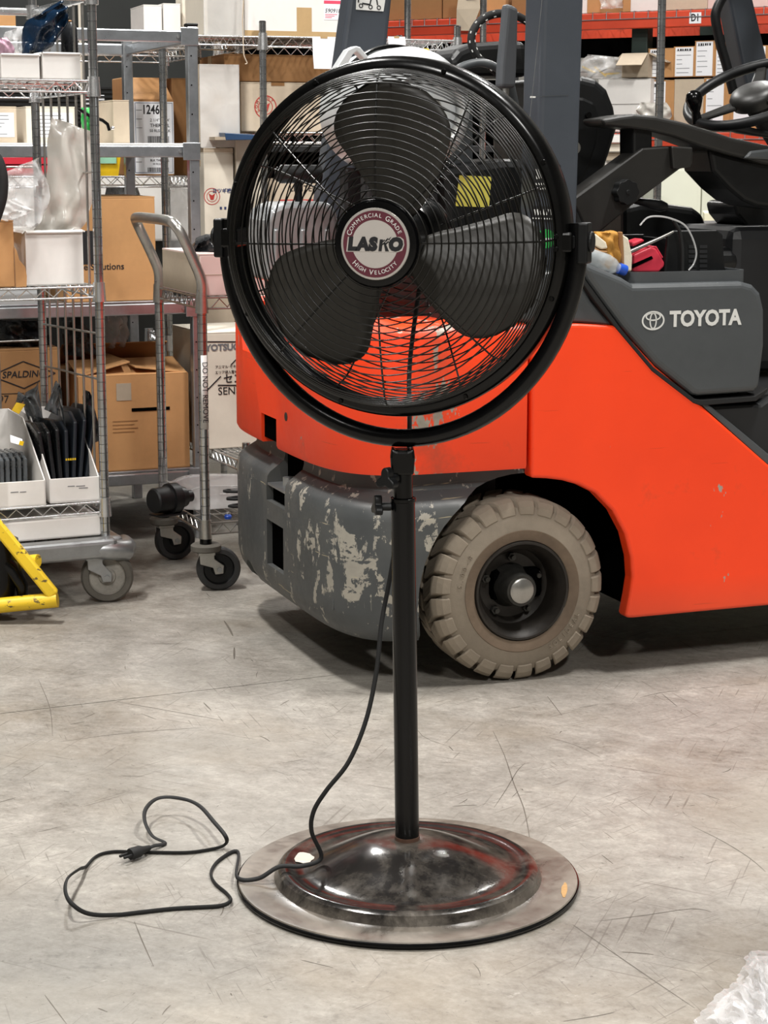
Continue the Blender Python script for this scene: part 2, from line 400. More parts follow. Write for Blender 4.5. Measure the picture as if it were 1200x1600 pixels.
# ================================================================== the pedestal fan
def build_fan():
    BX, BY = .042, 3.222
    root = thing('pedestal_fan', 'black pedestal fan with round cage on a wide dusty base, front and centre', 'fan', (BX, BY, 0), 0)
    # --- dusty glossy base
    def dusty():
        n = NT('dusty_base')
        f = n.noise(9, 6, .68, dist=.8); g = n.noise(30, 5, .7)
        x = n.sep(); rr = n.math('SQRT', n.math('ADD', n.math('MULTIPLY', x[0], x[0]), n.math('MULTIPLY', x[1], x[1])))
        ring = n.ramp(rr, [(.0, .34), (.04, .28), (.07, .12), (.12, .06), (.17, .16), (.195, .10), (.215, .03), (.228, .20), (.24, .48), (.262, .60), (.30, .66)])  # dust settles on the flat rim
        d = n.math('ADD', n.math('ADD', ring, n.math('MULTIPLY', n.math('SUBTRACT', f, .5), n.ramp(rr, [(.0, .45), (.20, .6), (.235, 1.5)]))), n.math('MULTIPLY', n.math('SUBTRACT', g, .5), .5), clamp=True)
        dust = n.ramp(d, [(.05, .03), (.95, .95)])
        dc = n.mix(n.noise(5, 3), s2l('6f675d'), s2l('978e82'))
        c = n.mix(dust, s2l('100f10'), dc)
        red = n.ramp(n.noise(7, 4, .5, n.mapped((1, 1, 1), loc=(5, 3, 1))), [(.58, 0.0), (.7, 1.0)])  # red reflection of the forklift, tinted into the glossy parts
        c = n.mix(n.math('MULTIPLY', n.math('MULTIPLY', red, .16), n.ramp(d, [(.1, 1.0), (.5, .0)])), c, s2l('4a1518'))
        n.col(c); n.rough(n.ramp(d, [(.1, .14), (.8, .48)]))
        n.bump(g, .03, .003)
        return n.m
    M['dusty_base'] = dusty()
    prof = [(.0, .004), (.286, .004), (.297, .006), (.300, .010), (.298, .0135), (.292, .014), (.262, .0125), (.244, .012), (.236, .014), (.2325, .022), (.229, .030), (.222, .0345),
            (.213, .035), (.205, .033), (.199, .031), (.186, .0315), (.172, .034), (.150, .043), (.125, .055), (.10, .066), (.075, .0745), (.055, .0785), (.035, .080), (.021, .080), (.019, .079)]
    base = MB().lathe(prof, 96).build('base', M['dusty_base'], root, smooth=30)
    MB().lathe([(.2955, .0015), (.3005, .003), (.3025, .007), (.3015, .0105), (.299, .0115), (.2955, .006)], 96, close=True).build('edge_band', M['black_gloss'], base, smooth=40)
    MB().lathe([(.285, .0), (.2955, .0), (.2955, .0045), (.285, .0045)], 64, close=True).build('foot_ring', M['black_rubber'], base)
    # worn-off paint, two patches of bare colour lying on the base
    M['bare_patch'] = pm('bare_patch', 'b9b1a6', .85, 0, .1, 40)
    M['rust'] = pm('rust', 'b48d5c', .8, 0, .25, 60); M['rust_dark'] = pm('rust_dark', '4f3628', .8, 0, .3, 60)
    def patch(cx, cy, a, b, rot, z0, slope, mat, nm, seed):
        rnd = random.Random(seed); P = []
        for i in range(18):
            t = 2*pi*i/18; k = 1+.25*(rnd.random()-.5)
            x, y = a*cos(t)*k, b*sin(t)*k; P.append((cx+x*cos(rot)-y*sin(rot), cy+x*sin(rot)+y*cos(rot)))
        zz = lambda x, y: z0+slope*(.2-sqrt(x*x+y*y))
        MB().prism(P, 0, .0006, lambda p, q, d: V(p, q, zz(p, q)+d)).build(nm, mat, base)
    patch(-.186, .030, .017, .030, .35, .0325, .12, M['bare_patch'], 'bare_patch', 3)
    patch(.270, -.075, .005, .034, -.12, .0138, 0, M['rust'], 'rust_patch', 5)
    # --- pole (leans a touch to the left)
    def pole_pt(z): return V(-.011*(z/.776), 0, z)
    MB().cyl(pole_pt(.079), pole_pt(.690), .0212, .0205, 28).build('pole', M['black_gloss'], root, smooth=40)
    MB().cyl(pole_pt(.0795), pole_pt(.0865), .0222, n=28).build('rusty_foot', M['rust_dark'], root, smooth=40)
    MB().lathe([(.0212, .0), (.0225, .001), (.0225, .006), (.0212, .007)], 28, Matrix.Translation(pole_pt(.684)), close=True).build('collar', M['black_satin'], root, smooth=40)
    MB().cyl(pole_pt(.66), pole_pt(.775), .0168, n=24).build('inner_tube', M['black_satin'], root, smooth=40)
    br = MB(); q = pole_pt(.75)
    br.prism([(-.019, .0), (.019, .0), (.021, .03), (.019, .046), (.008, .041), (-.008, .041), (-.019, .046), (-.021, .03)], -.019, .019, lambda a, b, d: V(q.x+a, d, q.z-.018+b))
    br.build('yoke_socket', M['black_satin'], root, bevel=.004)
    def knob(c, ax, r, nm, lobes=3, ln=.02):
        x, y, z = basis(ax); b = MB(); out = []
        for i in range(48):
            t = 2*pi*i/48; k = r*(.74+.26*cos(lobes*t)); out.append((k*cos(t), k*sin(t)))
        c = Vector(c); b.prism(out, 0, ln, lambda p, s_, d: c+x*p+y*s_+z*(d+.018)); b.cyl(c, c+z*.02, .0075, n=12)
        b.build(nm, M['black_plastic'], root, smooth=30, bevel=.002)
    knob(pole_pt(.727)+V(-.010, -.014, .0), (-.62, -.78, .02), .021, 'tilt_knob', 3, .016)
    knob(pole_pt(.676)+V(-.020, -.004, .0), (-1, -.25, .06), .020, 'height_knob', 3, .013)
    # --- head frame: local -y is where the fan blows
    C = V(.019-BX, .0, 1.127); YAW = R(-17); TILT = R(1.5)
    HM = Matrix.Translation(C) @ Matrix.Rotation(YAW, 4, 'Z') @ Matrix.Rotation(TILT, 4, 'X')
    YM = Matrix.Translation(C) @ Matrix.Rotation(YAW-R(2), 4, 'Z')
    # lathe axis z -> head axis -y
    AX = HM @ Matrix.Rotation(pi/2, 4, 'X')          # lathe +z becomes head -y (towards the viewer)
    # yoke: half hoop of thick tube from pivot to pivot under the head
    pts = []
    for i in range(49):
        t = pi*i/48; pts.append(YM @ V(-.309*cos(t), .012, -.335*sin(t)))
    pts = [YM @ V(-.307, .012, .030)]+pts+[YM @ V(.307, .012, .030)]
    MB().tube(pts, .0155, 14).build('yoke', M['black_gloss'], root, smooth=50)
    for sgn in (-1, 1):
        b = MB()
        b.box(V(sgn*.319, .010, -.002), (.018, .034, .066)); b.box(V(sgn*.303, .010, .0), (.022, .026, .024)); b.cyl((sgn*.327, .01, .0), (sgn*.334, .01, 0), .017, n=20)
        b.xf(YM).build('pivot_knob', M['black_plastic'], root, bevel=.005, seg=3)
    # rim: rolled drum ring with a flange
    RIM = .297
    rim = MB().lathe([(.2735, .022), (.279, .027), (.287, .026), (.2945, .018), (.297, .006), (.297, -.026), (.294, -.040), (.288, -.047), (.281, -.048), (.279, -.044), (.286, -.038), (.2895, -.024), (.2895, .004), (.286, .014), (.279, .0185)], 120, AX, close=True).build('rim', M['black_satin'], root, smooth=40)
    for k in range(8):
        a = R(22.5+45*k+4); p = AX @ V(.2855*cos(a), .2855*sin(a), .0255); d = (AX.to_3x3() @ V(0, 0, 1))
        MB().cyl(p, p+d*.004, .0048, .0036, 10).build('bolt', M['black_satin'], rim, smooth=40)
    for sgn in (-1, 1):   # pivot brackets on the rim, two bolts each
        b = MB().box(V(sgn*.288, .0, .0), (.03, .05, .032)).xf(HM).build('rim_bracket', M['black_satin'], rim, bevel=.004)
        for dz in (-.010, .010):
            p = HM @ V(sgn*.279, -.034, dz); d = HM.to_3x3() @ V(0, -1, 0)
            MB().cyl(p, p+d*.005, .0048, .0036, 10).build('bracket_bolt', M['black_satin'], rim, smooth=40)
    # grilles ------------------------------------------------------
    def shape_front(s):      # s 0..1 from hub to rim -> (radius, height towards viewer)
        r = .062+(.266-.062)*min(1, s)
        t = max(0, (r-.185)/(.266-.185))
        h = .108-.012*((r-.062)/.2)**2-.066*(1-sqrt(max(0, 1-t*t)))
        return r, h
    fr = MB()
    N = 26
    rings = [.062+.0118*i for i in range(17)]        # even on the face
    sh = []
    for i in range(10):                              # crowded on the shoulder
        a = R(8+82*i/9); sh.append((.2505+.0255*sin(a), .086-.064*(1-cos(a))))
    face = []
    for r in rings:
        if r < .2505: face.append((r, .108-.022*(max(0, r-.10)/.15)**2))
    allr = face+sh
    for k in range(8):                               # spokes: radial wires behind the rings
        a = R(45*k)+R(1)
        pl = [AX @ V(r*cos(a), r*sin(a), h-.0028) for r, h in allr]
        fr.tube(pl, .0016, 6)
    front = fr.build('front_grille', M['black_wire'], root, smooth=50)
    def ring_obj(r, h, nm, par, wire=.00135):
        pts = [AX @ V(r*cos(2*pi*i/72), r*sin(2*pi*i/72), h) for i in range(72)]
        MB().tube(pts, wire, 6, closed=True).build(nm, M['black_wire'], par, smooth=60)
    for r, h in allr: ring_obj(r, h, 'grille_ring', front)
    rr = MB()
    back = [(.07+.0135*i, -.105+.03*(max(0, .0135*i-.03)/.17)**2) for i in range(13)]
    back += [(.2505+.030*sin(R(8+82*i/7)), -.082+.045*(1-cos(R(8+82*i/7)))) for i in range(8)]
    for k in range(8):
        a = R(45*k+20); rr.tube([AX @ V(r*cos(a), r*sin(a), h) for r, h in back], .0016, 6)
    rear = rr.build('rear_grille', M['black_wire'], root, smooth=50)
    for r, h in back: ring_obj(r, h, 'grille_ring', rear)
    # hub cap with badge
    MB().lathe([(.0, .098), (.066, .098), (.071, .101), (.0715, .106), (.068, .111), (.060, .1125), (.0, .1125)], 64, AX).build('hub_cap', M['black_gloss'], root, smooth=40)
    badge = MB().lathe([(.0, .1125), (.0565, .1125), (.0578, .1135), (.0570, .1148), (.055, .1150), (.0, .1150)], 64, AX).build('badge', pm('badge_silver', 'b9b4ae', .35, .3, .05), root, smooth=40)
    M['maroon'] = pm('maroon', '5d2935', .4, 0, .06)
    M['badge_face'] = pm('badge_face', 'b7b1ab', .45, 0, .03)
    MB().lathe([(.0388, .1150), (.0388, .1154), (.0535, .1154), (.0535, .1150)], 64, AX, close=True).build('badge_ring', M['maroon'], badge)
    MB().lathe([(.0, .1150), (.0385, .1150), (.0385, .1154), (.0, .1154)], 64, AX).build('badge_disc', M['badge_face'], badge)
    def on_badge(x, y, rot=0.0, h=.1157):
        return AX @ Matrix.Translation((x, y, h)) @ Matrix.Rotation(rot, 4, 'Z')
    def put(txt, size, mat, x, y, rot=0.0, h=.1157, **kw):
        me = text_mesh(txt, size, mat=M[mat], **kw)
        o = bpy.data.objects.new('lettering', me); COL.objects.link(o); o.parent = badge; o.matrix_local = on_badge(x, y, rot, h)
    def arc_text(txt, r, a_mid, span, top, big, small):
        wts = [(.55 if ch == 'I' else .8 if ch == ' ' else 1.25 if ch == 'M' else 1.0)*(1.25 if (i == 0 or txt[i-1] == ' ') else 1) for i, ch in enumerate(txt)]
        tot = sum(wts); acc = 0
        for i, ch in enumerate(txt):
            c_ = (acc+wts[i]/2)/tot; acc += wts[i]
            if ch == ' ': continue
            a = R(a_mid+(span/2-span*c_ if top else -span/2+span*c_))
            put(ch, big if (i == 0 or txt[i-1] == ' ') else small, 'print_white', r*cos(a), r*sin(a), a-pi/2 if top else a+pi/2)
    arc_text('COMMERCIAL GRADE', .0458, 92, 142, True, .0118, .0092)
    arc_text('HIGH VELOCITY', .0458, 270, 104, False, .0118, .0092)
    # the maker's name on a pale plate
    P = [(-.0465, -.0105), (.036, -.0105), (.044, -.008), (.0475, .0), (.0465, .008), (.041, .0115), (.019, .0115), (.017, .0108), (-.0435, .0108)]
    MB().prism(P, .1154, .1158, lambda a, b, d: AX @ V(a*1.04, b*1.12-.0008, d)).build('name_plate', M['badge_face'], badge)
    for k, (ch, x) in enumerate((('L', -.0365), ('A', -.0195), ('S', -.0035), ('O', .0325))):
        put(ch, .0268, 'print_black', x*1.06, -.0008, 0, .1161, bold=.0023, shear=.12)
    for out in ([(.0055, -.0092), (.0105, -.0092), (.0130, .0076), (.0080, .0076)],
                [(.0105, -.0002), (.0140, .0020), (.0165, -.0092), (.0222, -.0092), (.0178, .0006), (.0206, .0030), (.0170, .0020), (.0150, .0042)],
                [(.0085, .0018), (.0150, .0078), (.0160, .0058), (.0205, .0098), (.0215, .0082), (.0262, .0118), (.0225, .0062), (.0212, .0078), (.0172, .0036), (.0160, .0056)],
                [(.0102, -.0012), (.0160, .0042), (.0170, .0022), (.0212, .0056), (.0222, .0040), (.0258, .0066), (.0226, .0020), (.0214, .0034), (.0176, .0000), (.0164, .0018)]):
        MB().prism(out, .1159, .1163, lambda a, b, d: AX @ V(a*1.06+.0003, b*1.12-.0008, d)).build('letter_stroke', M['print_black'], badge)
    # blades
    def blade(am):
        Pm = []
        for i in range(19):
            s = i/18
            r = .045+(.258-.045)*s
            half = R(37-6*s) if s > .15 else R(33+4*s/.15)
            if s > .66: half *= max(.22, sqrt(max(0, 1-((s-.66)/.345)**2)))
            row = []
            for j in range(13):
                t = j/12*2-1
                a = R(am)+half*t+R(12)*s
                tw = R(32-12*s)
                h = -.005-.5*r*half*t*sin(tw)*1.1+.012*(1-t*t)
                row.append(AX @ V(r*cos(a), r*sin(a), h))
            Pm.append(row)
        return MB().grid(Pm).build('blade', M['blade'], root, smooth=60, solid=.0022)
    for am in (83, 212, 332): blade(am)
    MB().lathe([(.0, .03), (.04, .03), (.05, .02), (.052, -.03), (.045, -.035), (.0, -.035)], 40, AX).build('blade_hub', M['black_satin'], root, smooth=40)
    MB().lathe([(.0, -.03), (.058, -.035), (.066, -.05), (.068, -.11), (.06, -.135), (.04, -.145), (.0, -.145)], 40, AX).build('motor', M['black_satin'], root, smooth=40)
    # --- power cord: from the motor down behind the pole, out over the base to the floor and its plug
    g = lambda px, py, z=.004: gnd(px, py, z)-V(BX, BY, 0)
    a_ = lambda px, py, dy: at(px, py, BY+dy)-V(BX, BY, 0)
    up = [AX @ V(.012, -.03, -.135), a_(641, 560, .12), a_(640, 660, .07), a_(636, 760, .045), a_(622, 830, .04), a_(609, 905, .035), a_(596, 975, .02), a_(588, 1050, .0), a_(572, 1125, -.02), a_(545, 1190, -.035), a_(510, 1235, -.04), a_(490, 1268, -.035), a_(487, 1300, -.03), V(-.152, -.02, .053), V(-.185, -.030, .041), V(-.225, -.033, .041), V(-.262, -.040, .022), V(-.300, -.024, .018)]
    fl = [g(372, 1332), g(345, 1342), g(330, 1362), g(336, 1380), g(356, 1398), g(360, 1408, .008), g(340, 1416), g(270, 1420), g(190, 1429), g(140, 1428, .012), g(112, 1412, .03), g(102, 1392, .04), g(106, 1372, .036), g(124, 1358, .022), g(134, 1354, .006), g(150, 1338), g(175, 1331), g(215, 1331), g(290, 1332), g(335, 1326), g(353, 1318, .010), g(352, 1306, .03), g(335, 1285, .042), g(310, 1258, .04), g(280, 1247, .036), g(248, 1247, .036), g(229, 1262, .034), g(226, 1282, .028), g(238, 1306, .014), g(258, 1317), g(240, 1322, .008), g(222, 1329, .012)]
    pts = spline(up+fl, 7)
    pts = [V(p.x, p.y, max(p.z, .0040)) for p in pts]
    cord = MB().tube(pts, .0040, 8, sy=.62).build('power_cord', M['black_rubber'], root, smooth=60)
    p, q = g(226, 1327, .014), g(203, 1335, .014)
    d = (q-p).normalized(); x, y, z = basis(d); b = MB()
    b.tube([p-d*.012, p, p+d*.006, p+d*.012, q-d*.004, q], [.005, .0065, .008, .0105, .0115, .0105], 10)
    for s_ in (-1, 1): b.box(q+d*.009+y*(.006*s_), (.004, .004, .02), Matrix((x, y, d)).transposed())
    b.build('plug', M['black_rubber'], cord, smooth=40)
    return root
build_fan()
# ================================================================== the forklift
def bool_cut(obj, cutters):
    for c in cutters:
        m = obj.modifiers.new('cut', 'BOOLEAN'); m.operation = 'DIFFERENCE'; m.object = c; m.solver = 'EXACT'
    dg = bpy.context.evaluated_depsgraph_get()
    me = bpy.data.meshes.new_from_object(obj.evaluated_get(dg)); me.name = obj.name
    obj.modifiers.clear(); obj.data = me
    for c in cutters: bpy.data.objects.remove(c)
    return obj
def orange_paint():
    n = NT('orange_paint'); c0 = s2l('ff4416')
    f = n.noise(3, 5, .6); g = n.noise(26, 5, .7)
    c = n.ramp(f, [(.3, lit(n, c0, .9)), (.7, lit(n, c0, 1.06))])
    x = n.sep()
    # paint rubbed through at the rear corner, chips elsewhere
    near = n.math('SUBTRACT', 1.0, n.math('MULTIPLY', n.math('ABSOLUTE', n.math('ADD', x[0], .20)), 9), clamp=True)
    side = n.math('LESS_THAN', x[1], .25)
    chip = n.noise(13, 5, .7, n.mapped((1.3, 1.3, .55), loc=(2, 4, 1)))
    k = n.ramp(n.math('ADD', chip, n.math('MULTIPLY', n.math('MULTIPLY', near, side), .14)), [(.665, 0.0), (.68, 1.0)])
    c = n.mix(k, c, n.mix(n.noise(40, 3), s2l('b8b3a6'), s2l('7d786c')))
    grime = n.ramp(n.math('ADD', n.noise(6, 5, .7), n.math('MULTIPLY', n.math('MULTIPLY', near, side), .24)), [(.6, 0.0), (.8, 1.0)])
    c = n.mix(n.math('MULTIPLY', grime, .38), c, s2l('6a4a38'))
    low = n.math('SUBTRACT', 1.0, n.math('MULTIPLY', n.math('SUBTRACT', x[2], .14), 11), clamp=True)   # splash dirt along the sill
    c = n.mix(n.math('MULTIPLY', low, .3), c, s2l('a5583f'))
    scr = n.ramp(n.noise(2.2, 3, .5, n.mapped((2, 2, 60))), [(.70, 0.0), (.72, 1.0)])
    c = n.mix(n.math('MULTIPLY', scr, .3), c, s2l('a8361e'))
    n.col(c); n.rough(n.math('ADD', n.math('MULTIPLY', g, .2), .34)); n.bump(g, .03, .003)
    return n.m
def scraped_grey():
    n = NT('scraped_grey'); c0 = s2l('474a4b')
    f = n.noise(5, 5, .6); g = n.noise(34, 5, .7)
    c = n.ramp(f, [(.3, lit(n, c0, .82)), (.7, lit(n, c0, 1.2))])
    x = n.sep()
    side = n.math('LESS_THAN', x[1], .42)
    a = n.noise(13, 6, .66, n.mapped((1.5, 1.5, .8), loc=(1.5, 7.2, 3.1)), dist=.4)
    hgt = n.math('SUBTRACT', 1.0, n.math('MULTIPLY', n.math('ABSOLUTE', n.math('SUBTRACT', x[2], .33)), 4.5), clamp=True)
    zone = n.math('SUBTRACT', 1.0, n.math('MULTIPLY', n.math('ABSOLUTE', n.math('ADD', x[0], .36)), 6), clamp=True)
    a = n.math('ADD', a, n.math('MULTIPLY', n.math('MULTIPLY', hgt, side), n.math('MULTIPLY', zone, .17)))
    k = n.math('MULTIPLY', n.ramp(a, [(.62, 0.0), (.635, 1.0)]), n.ramp(n.noise(24, 4, .6, n.mapped((1, 1, 2.2), loc=(3, 8, 2))), [(.42, 0.0), (.46, 1.0)]))
    c = n.mix(n.math('MULTIPLY', k, .9), c, n.mix(n.noise(17, 4), s2l('86837b'), s2l('c2bbac')))
    s1 = n.noise(3.2, 4, .6, n.mapped((1, 1, 26), (0, .06, 0)))
    c = n.mix(n.math('MULTIPLY', n.ramp(s1, [(.70, 0.0), (.71, 1.0)]), .8), c, s2l('bdb08f'))
    s2 = n.noise(3.4, 4, .6, n.mapped((24, 24, 2.0)))
    c = n.mix(n.math('MULTIPLY', n.ramp(s2, [(.70, 0.0), (.715, 1.0)]), n.math('MULTIPLY', hgt, .8)), c, s2l('a8a497'))
    dust = n.ramp(n.noise(2.5, 4, .6), [(.45, 0.0), (.75, 1.0)])
    c = n.mix(n.math('MULTIPLY', dust, .35), c, s2l('70695e'))
    n.col(c); n.rough(n.math('ADD', n.math('MULTIPLY', g, .25), .38)); n.bump(n.math('ADD', g, n.math('MULTIPLY', k, .6)), .12, .004)
    return n.m
M['orange'] = orange_paint(); M['cw_grey'] = scraped_grey()
M['fl_grey'] = pm('fl_grey', '484b4d', .38, 0, .1, 6, .03, 200)
M['fl_pillar'] = pm('fl_pillar', '3f444b', .4, 0, .07, 6, .05, 260)
M['fl_dark'] = pm('fl_dark', '1b1c1e', .5, 0, .15, 8, .05)
M['seat_vinyl'] = pm('seat_vinyl', '0f1011', .42, 0, .2, 10, .08, 120)
M['arm_plastic'] = pm('arm_plastic', '1f1e1c', .42, 0, .12, 8, .04, 200)
M['tire'] = pm('tire', '8b8071', .85, 0, .18, 7, .25, 70)
M['tire_bead'] = pm('tire_bead', '6f5f4f', .85, 0, .25, 9, .15, 60); M['tire_dark'] = pm('tire_dark', '3a352e', .9, 0, .25, 12, .2, 60)
M['wheel_rim'] = pm('wheel_rim', '2b2723', .45, .2, .45, 12, .1)
M['hub_metal'] = pm('hub_metal', '3a3936', .4, .5, .4, 25)
M['tank_paint'] = pm('tank_paint', 'd0d3d5', .38, .2, .08, 6)
M['silver_paint'] = pm('silver_paint', 'a9acae', .32, .55, .12, 8)
M['grip_grey'] = pm('grip_grey', '53565a', .5, 0, .06, 8)
M['decal_white'] = pm('decal_white', 'd3d3cf', .5, 0, .03)

FK = (lambda o: Fr(o.x, o.y, 20))(gnd(800, 1072))
def build_forklift():
    L = FK
    root = L.root('forklift', 'orange and dark grey forklift parked behind the fan, rear wheel towards us', 'forklift')
    uz = lambda a, b, d: V(a, d, b)                     # outline in (u,z), depth along v
    T = lambda pts, v=0.0: [L.onv(px, py, v) for px, py in pts]
    W = 1.10
    # ---------------- counterweight
    UR = -.437
    def sect(z, ins, uend, n=34, ex=4.2):
        row = [V(uend, ins, z)]
        for i in range(n+1):
            t = -pi/2+pi*i/n
            cu, sv = cos(t), sin(t)
            vv = W/2+(W/2-ins)*math.copysign(abs(sv)**(2/ex), sv)
            uu = -.14-(abs(UR)-.14-ins)*abs(cu)**(2/ex)
            row.append(V(uu, vv, z))
        row.append(V(uend, W-ins, z))
        return row
    def loft(secs, uend, name, mat):
        rows = [sect(z, i, uend) for z, i in secs]; b = MB(); b.grid(rows, closed_v=True)
        n = len(rows[0]); b.f.append(tuple(range(n))); b.f.append(tuple((len(rows)-1)*n+k for k in reversed(range(n))))
        return b.build(name, mat, root)
    low = loft([(.115, .075), (.122, .048), (.140, .024), (.165, .008), (.20, .0), (.42, .0), (.447, .003), (.458, .010), (.486, .048), (.50, .052), (.56, .052)], .08, 'counterweight', M['cw_grey'])
    up = loft([(.532, .004), (.540, .0), (.845, .0), (.862, .004), (.874, .016), (.880, .034)], .030, 'rear_cowl', M['orange'])
    cuts = []
    def cutter(b): o = b.build('cutter', None, root); cuts.append(o); return o
    arch_c = (.045, .225)
    for v0, v1 in ((-.05, .30), (W-.30, W+.05)):
        cutter(MB().cyl((arch_c[0], v0, arch_c[1]), (arch_c[0], v1, arch_c[1]), .288, n=56))
    # tow channel, pocket and tie-down hole in the rear face, seen at a grazing angle on the left
    o_low = []
    cutter(MB().bx(-.6, -.28, .44, .60, .385, .60))
    cutter(MB().bx(-.6, -.30, .455, .600, .215, .335))
    cutter(MB().cyl((-.6, .80, .135), (-.3, .80, .135), .05, n=24))
    bool_cut(low, cuts); cuts = []
    low.data.polygons.foreach_set('use_smooth', [True]*len(low.data.polygons)); low.data.set_sharp_from_angle(angle=R(32))
    cutter(MB().bx(-.6, -.28, .505, .640, .4, .608))
    cutter(MB().prism([(.30, .755), (.82, .755), (.90, 1.0), (.20, 1.0)], -.7, -.10, lambda a, b, d: V(d, a, b)))
    bool_cut(up, cuts); cuts = []
    up.data.polygons.foreach_set('use_smooth', [True]*len(up.data.polygons)); up.data.set_sharp_from_angle(angle=R(32))
    MB().bx(-.428, -.27, .503, .642, .545, .610).build('tow_channel_shade', M['black_void'], root)  # black fillers put in for the shade deep in the tow channel
    MB().bx(-.378, -.27, .438, .602, .44, .545).build('tow_channel_shade', M['black_void'], root)
    MB().bx(-.418, -.27, .438, .602, .383, .424).build('tow_channel_shade', M['black_void'], root)
    MB().bx(-.422, -.29, .453, .602, .213, .337).build('pocket_shade', M['black_void'], root)  # black filler in place of the pocket's inner shade
    MB().cyl((-.40, .52, .36), (-.40, .52, .455), .016, n=16).build('tow_pin', M['steel'], root, smooth=40)
    MB().bx(-.434, -.33, .441, .599, .425, .431).build('tow_shelf', M['steel'], root)
    lettering('P18', .038, 'cw_grey', root, (-.395, .115, .205), (.62, -.78, 0), (0, 0, 1), name='cast_number', depth=.006)
    for p in ((-.434, .42, .625), (-.425, .80, .615)):  # bolt eyes in the cowl
        MB().cyl(V(*p)+V(-.004, 0, 0), V(*p)+V(.02, 0, 0), .011, n=16).build('cowl_plug', M['hub_metal'], root, smooth=40)
    # ---------------- side panels with the wheel arch
    out = T([(831, 512), (834, 507), (905, 506), (962, 509), (971, 514), (1025, 573), (1090, 628), (1200, 725)])
    out += [(.93, .335), (1.46, .335), (1.50, .30), (1.50, .145)]
    out += T([(990, 966), (980, 966), (978, 961), (984, 930), (988, 903), (986, 872), (977, 835), (958, 799), (931, 771), (905, 758), (880, 751), (855, 748), (830, 747)])
    sp = MB().prism(out, .0, .045, uz).build('side_panel', M['orange'], root, bevel=.008, seg=3)
    MB().prism(out, W-.045, W, uz).build('side_panel', M['orange'], root, bevel=.008)
    # chassis block behind the panels, black in place of the underside's shade, leaving the wheel wells free
    ch = MB(); ch.bx(.36, 1.48, .06, W-.06, .15, .52); ch.bx(-.1, .66, .06, W-.06, .535, .86); ch.bx(-.25, .36, .34, W-.34, .16, .56)
    ch.build('chassis', M['black_void'], root)
    MB().bx(-.02, .12, .08, W-.08, .19, .27).build('steer_axle', M['black_void'], root, bevel=.02)
    # rear hood trim between cowl and cover
    tr = T([(770, 470), (800, 500), (832, 505), (905, 505), (968, 511), (945, 494), (925, 470), (912, 445), (905, 428), (860, 424), (800, 430)], .012)
    MB().prism(tr, .012, .30, uz).build('hood_trim', M['fl_grey'], root, bevel=.012, seg=3)
    # cover with the maker's name
    cv = T([(905, 405), (919, 438), (938, 464), (973, 511), (1025, 571), (1083, 617), (1092, 619), (1180, 613), (1188, 608), (1196, 540), (1196, 485), (1190, 458), (1178, 445), (1160, 440), (990, 444), (974, 434)], -.006)
    cover = MB().prism(cv, -.006, .50, uz).build('hood_cover', M['fl_grey'], root, bevel=.020, seg=4)
    MB().prism(T([(914, 436), (936, 466), (971, 514), (1022, 574), (1086, 623), (1096, 625), (1180, 619), (1200, 606), (1200, 612), (1182, 627), (1096, 634), (1084, 630), (1019, 580), (966, 517), (930, 471), (906, 436)], -.003), -.002, .3, uz).build('rubber_seal', M['black_rubber'], root, bevel=.002)
    a, b = L.onv(1047, 499, -.0065), L.onv(1157, 497, -.0065)
    lettering('TOYOTA', .0512, 'decal_white', cover, ((a[0]+b[0])/2, -.0068, (a[1]+b[1])/2), bold=.0020, sx=.92, name='lettering')
    ec = L.onv(1020.5, 501, -.0065); em = MB()
    def ell(cx, cz, rx, rz, wd):
        n = 40
        P = [[V(ec[0]+cx+(rx+k)*cos(2*pi*i/n), -.0068, ec[1]+cz+(rz+k)*sin(2*pi*i/n)) for k in (-wd/2, wd/2)] for i in range(n)]
        em.grid(P, closed_u=True)
    ell(0, 0, .0285, .0210, .0042); ell(0, .0098, .0190, .0088, .0034); ell(0, -.0005, .0082, .0185, .0034)
    em.build('emblem', M['decal_white'], cover, solid=.0004)
    # parcel tray on the cover
    ty = MB(); u0, z0 = L.onv(985, 443, .02); u1, _ = L.onv(1170, 438, .02); zt = L.onv(1070, 424, .02)[1]
    def rr(u0, u1, v0, v1, r, n=6):
        P = []
        for cu, cv_, a0 in ((u1-r, v0+r, -90), (u1-r, v1-r, 0), (u0+r, v1-r, 90), (u0+r, v0+r, 180)):
            P += [V(cu+r*cos(R(a0+90*i/n)), cv_+r*sin(R(a0+90*i/n)), 0) for i in range(n+1)]
        return P
    o_, i_ = rr(u0, u1, .02, .42, .035), rr(u0+.008, u1-.008, .028, .412, .028)
    rows = [[p+V(0, 0, z) for p in q] for q, z in ((o_, z0-.01), (o_, zt), (i_, zt), (i_, z0+.004))]
    ty.grid(rows, closed_v=True); k = len(o_); ty.f.append(tuple(3*k+j for j in range(k)))
    ty.build('parcel_tray', M['fl_grey'], root, smooth=40)
    # step well: recessed panel behind the diagonal of the side panel
    st = T([(1098, 634), (1186, 630), (1200, 620)], .03)+[(1.0, .70), (1.0, .36), (.90, .36)]
    MB().prism(st, .022, .10, uz).build('step_panel', M['fl_dark'], root, bevel=.01)
    MB().prism(T([(1092, 629), (1103, 629), (1120, 642), (1210, 717), (1230, 745), (1205, 731)], .006), .006, .05, uz).build('step_trim', M['fl_grey'], root, bevel=.003)
    MB().bx(.62, 1.0, .04, W-.06, .66, .685).build('floor_plate', M['fl_dark'], root, bevel=.008)
    # engine hood under the seat and the wall that closes the cowl scoop
    MB().bx(.03, .30, .14, W-.14, .80, .985).build('engine_hood', M['fl_dark'], root, bevel=.03, seg=3)
    MB().bx(-.13, .06, .13, W-.13, .62, 1.02).build('radiator_shroud', M['fl_dark'], root, bevel=.02)
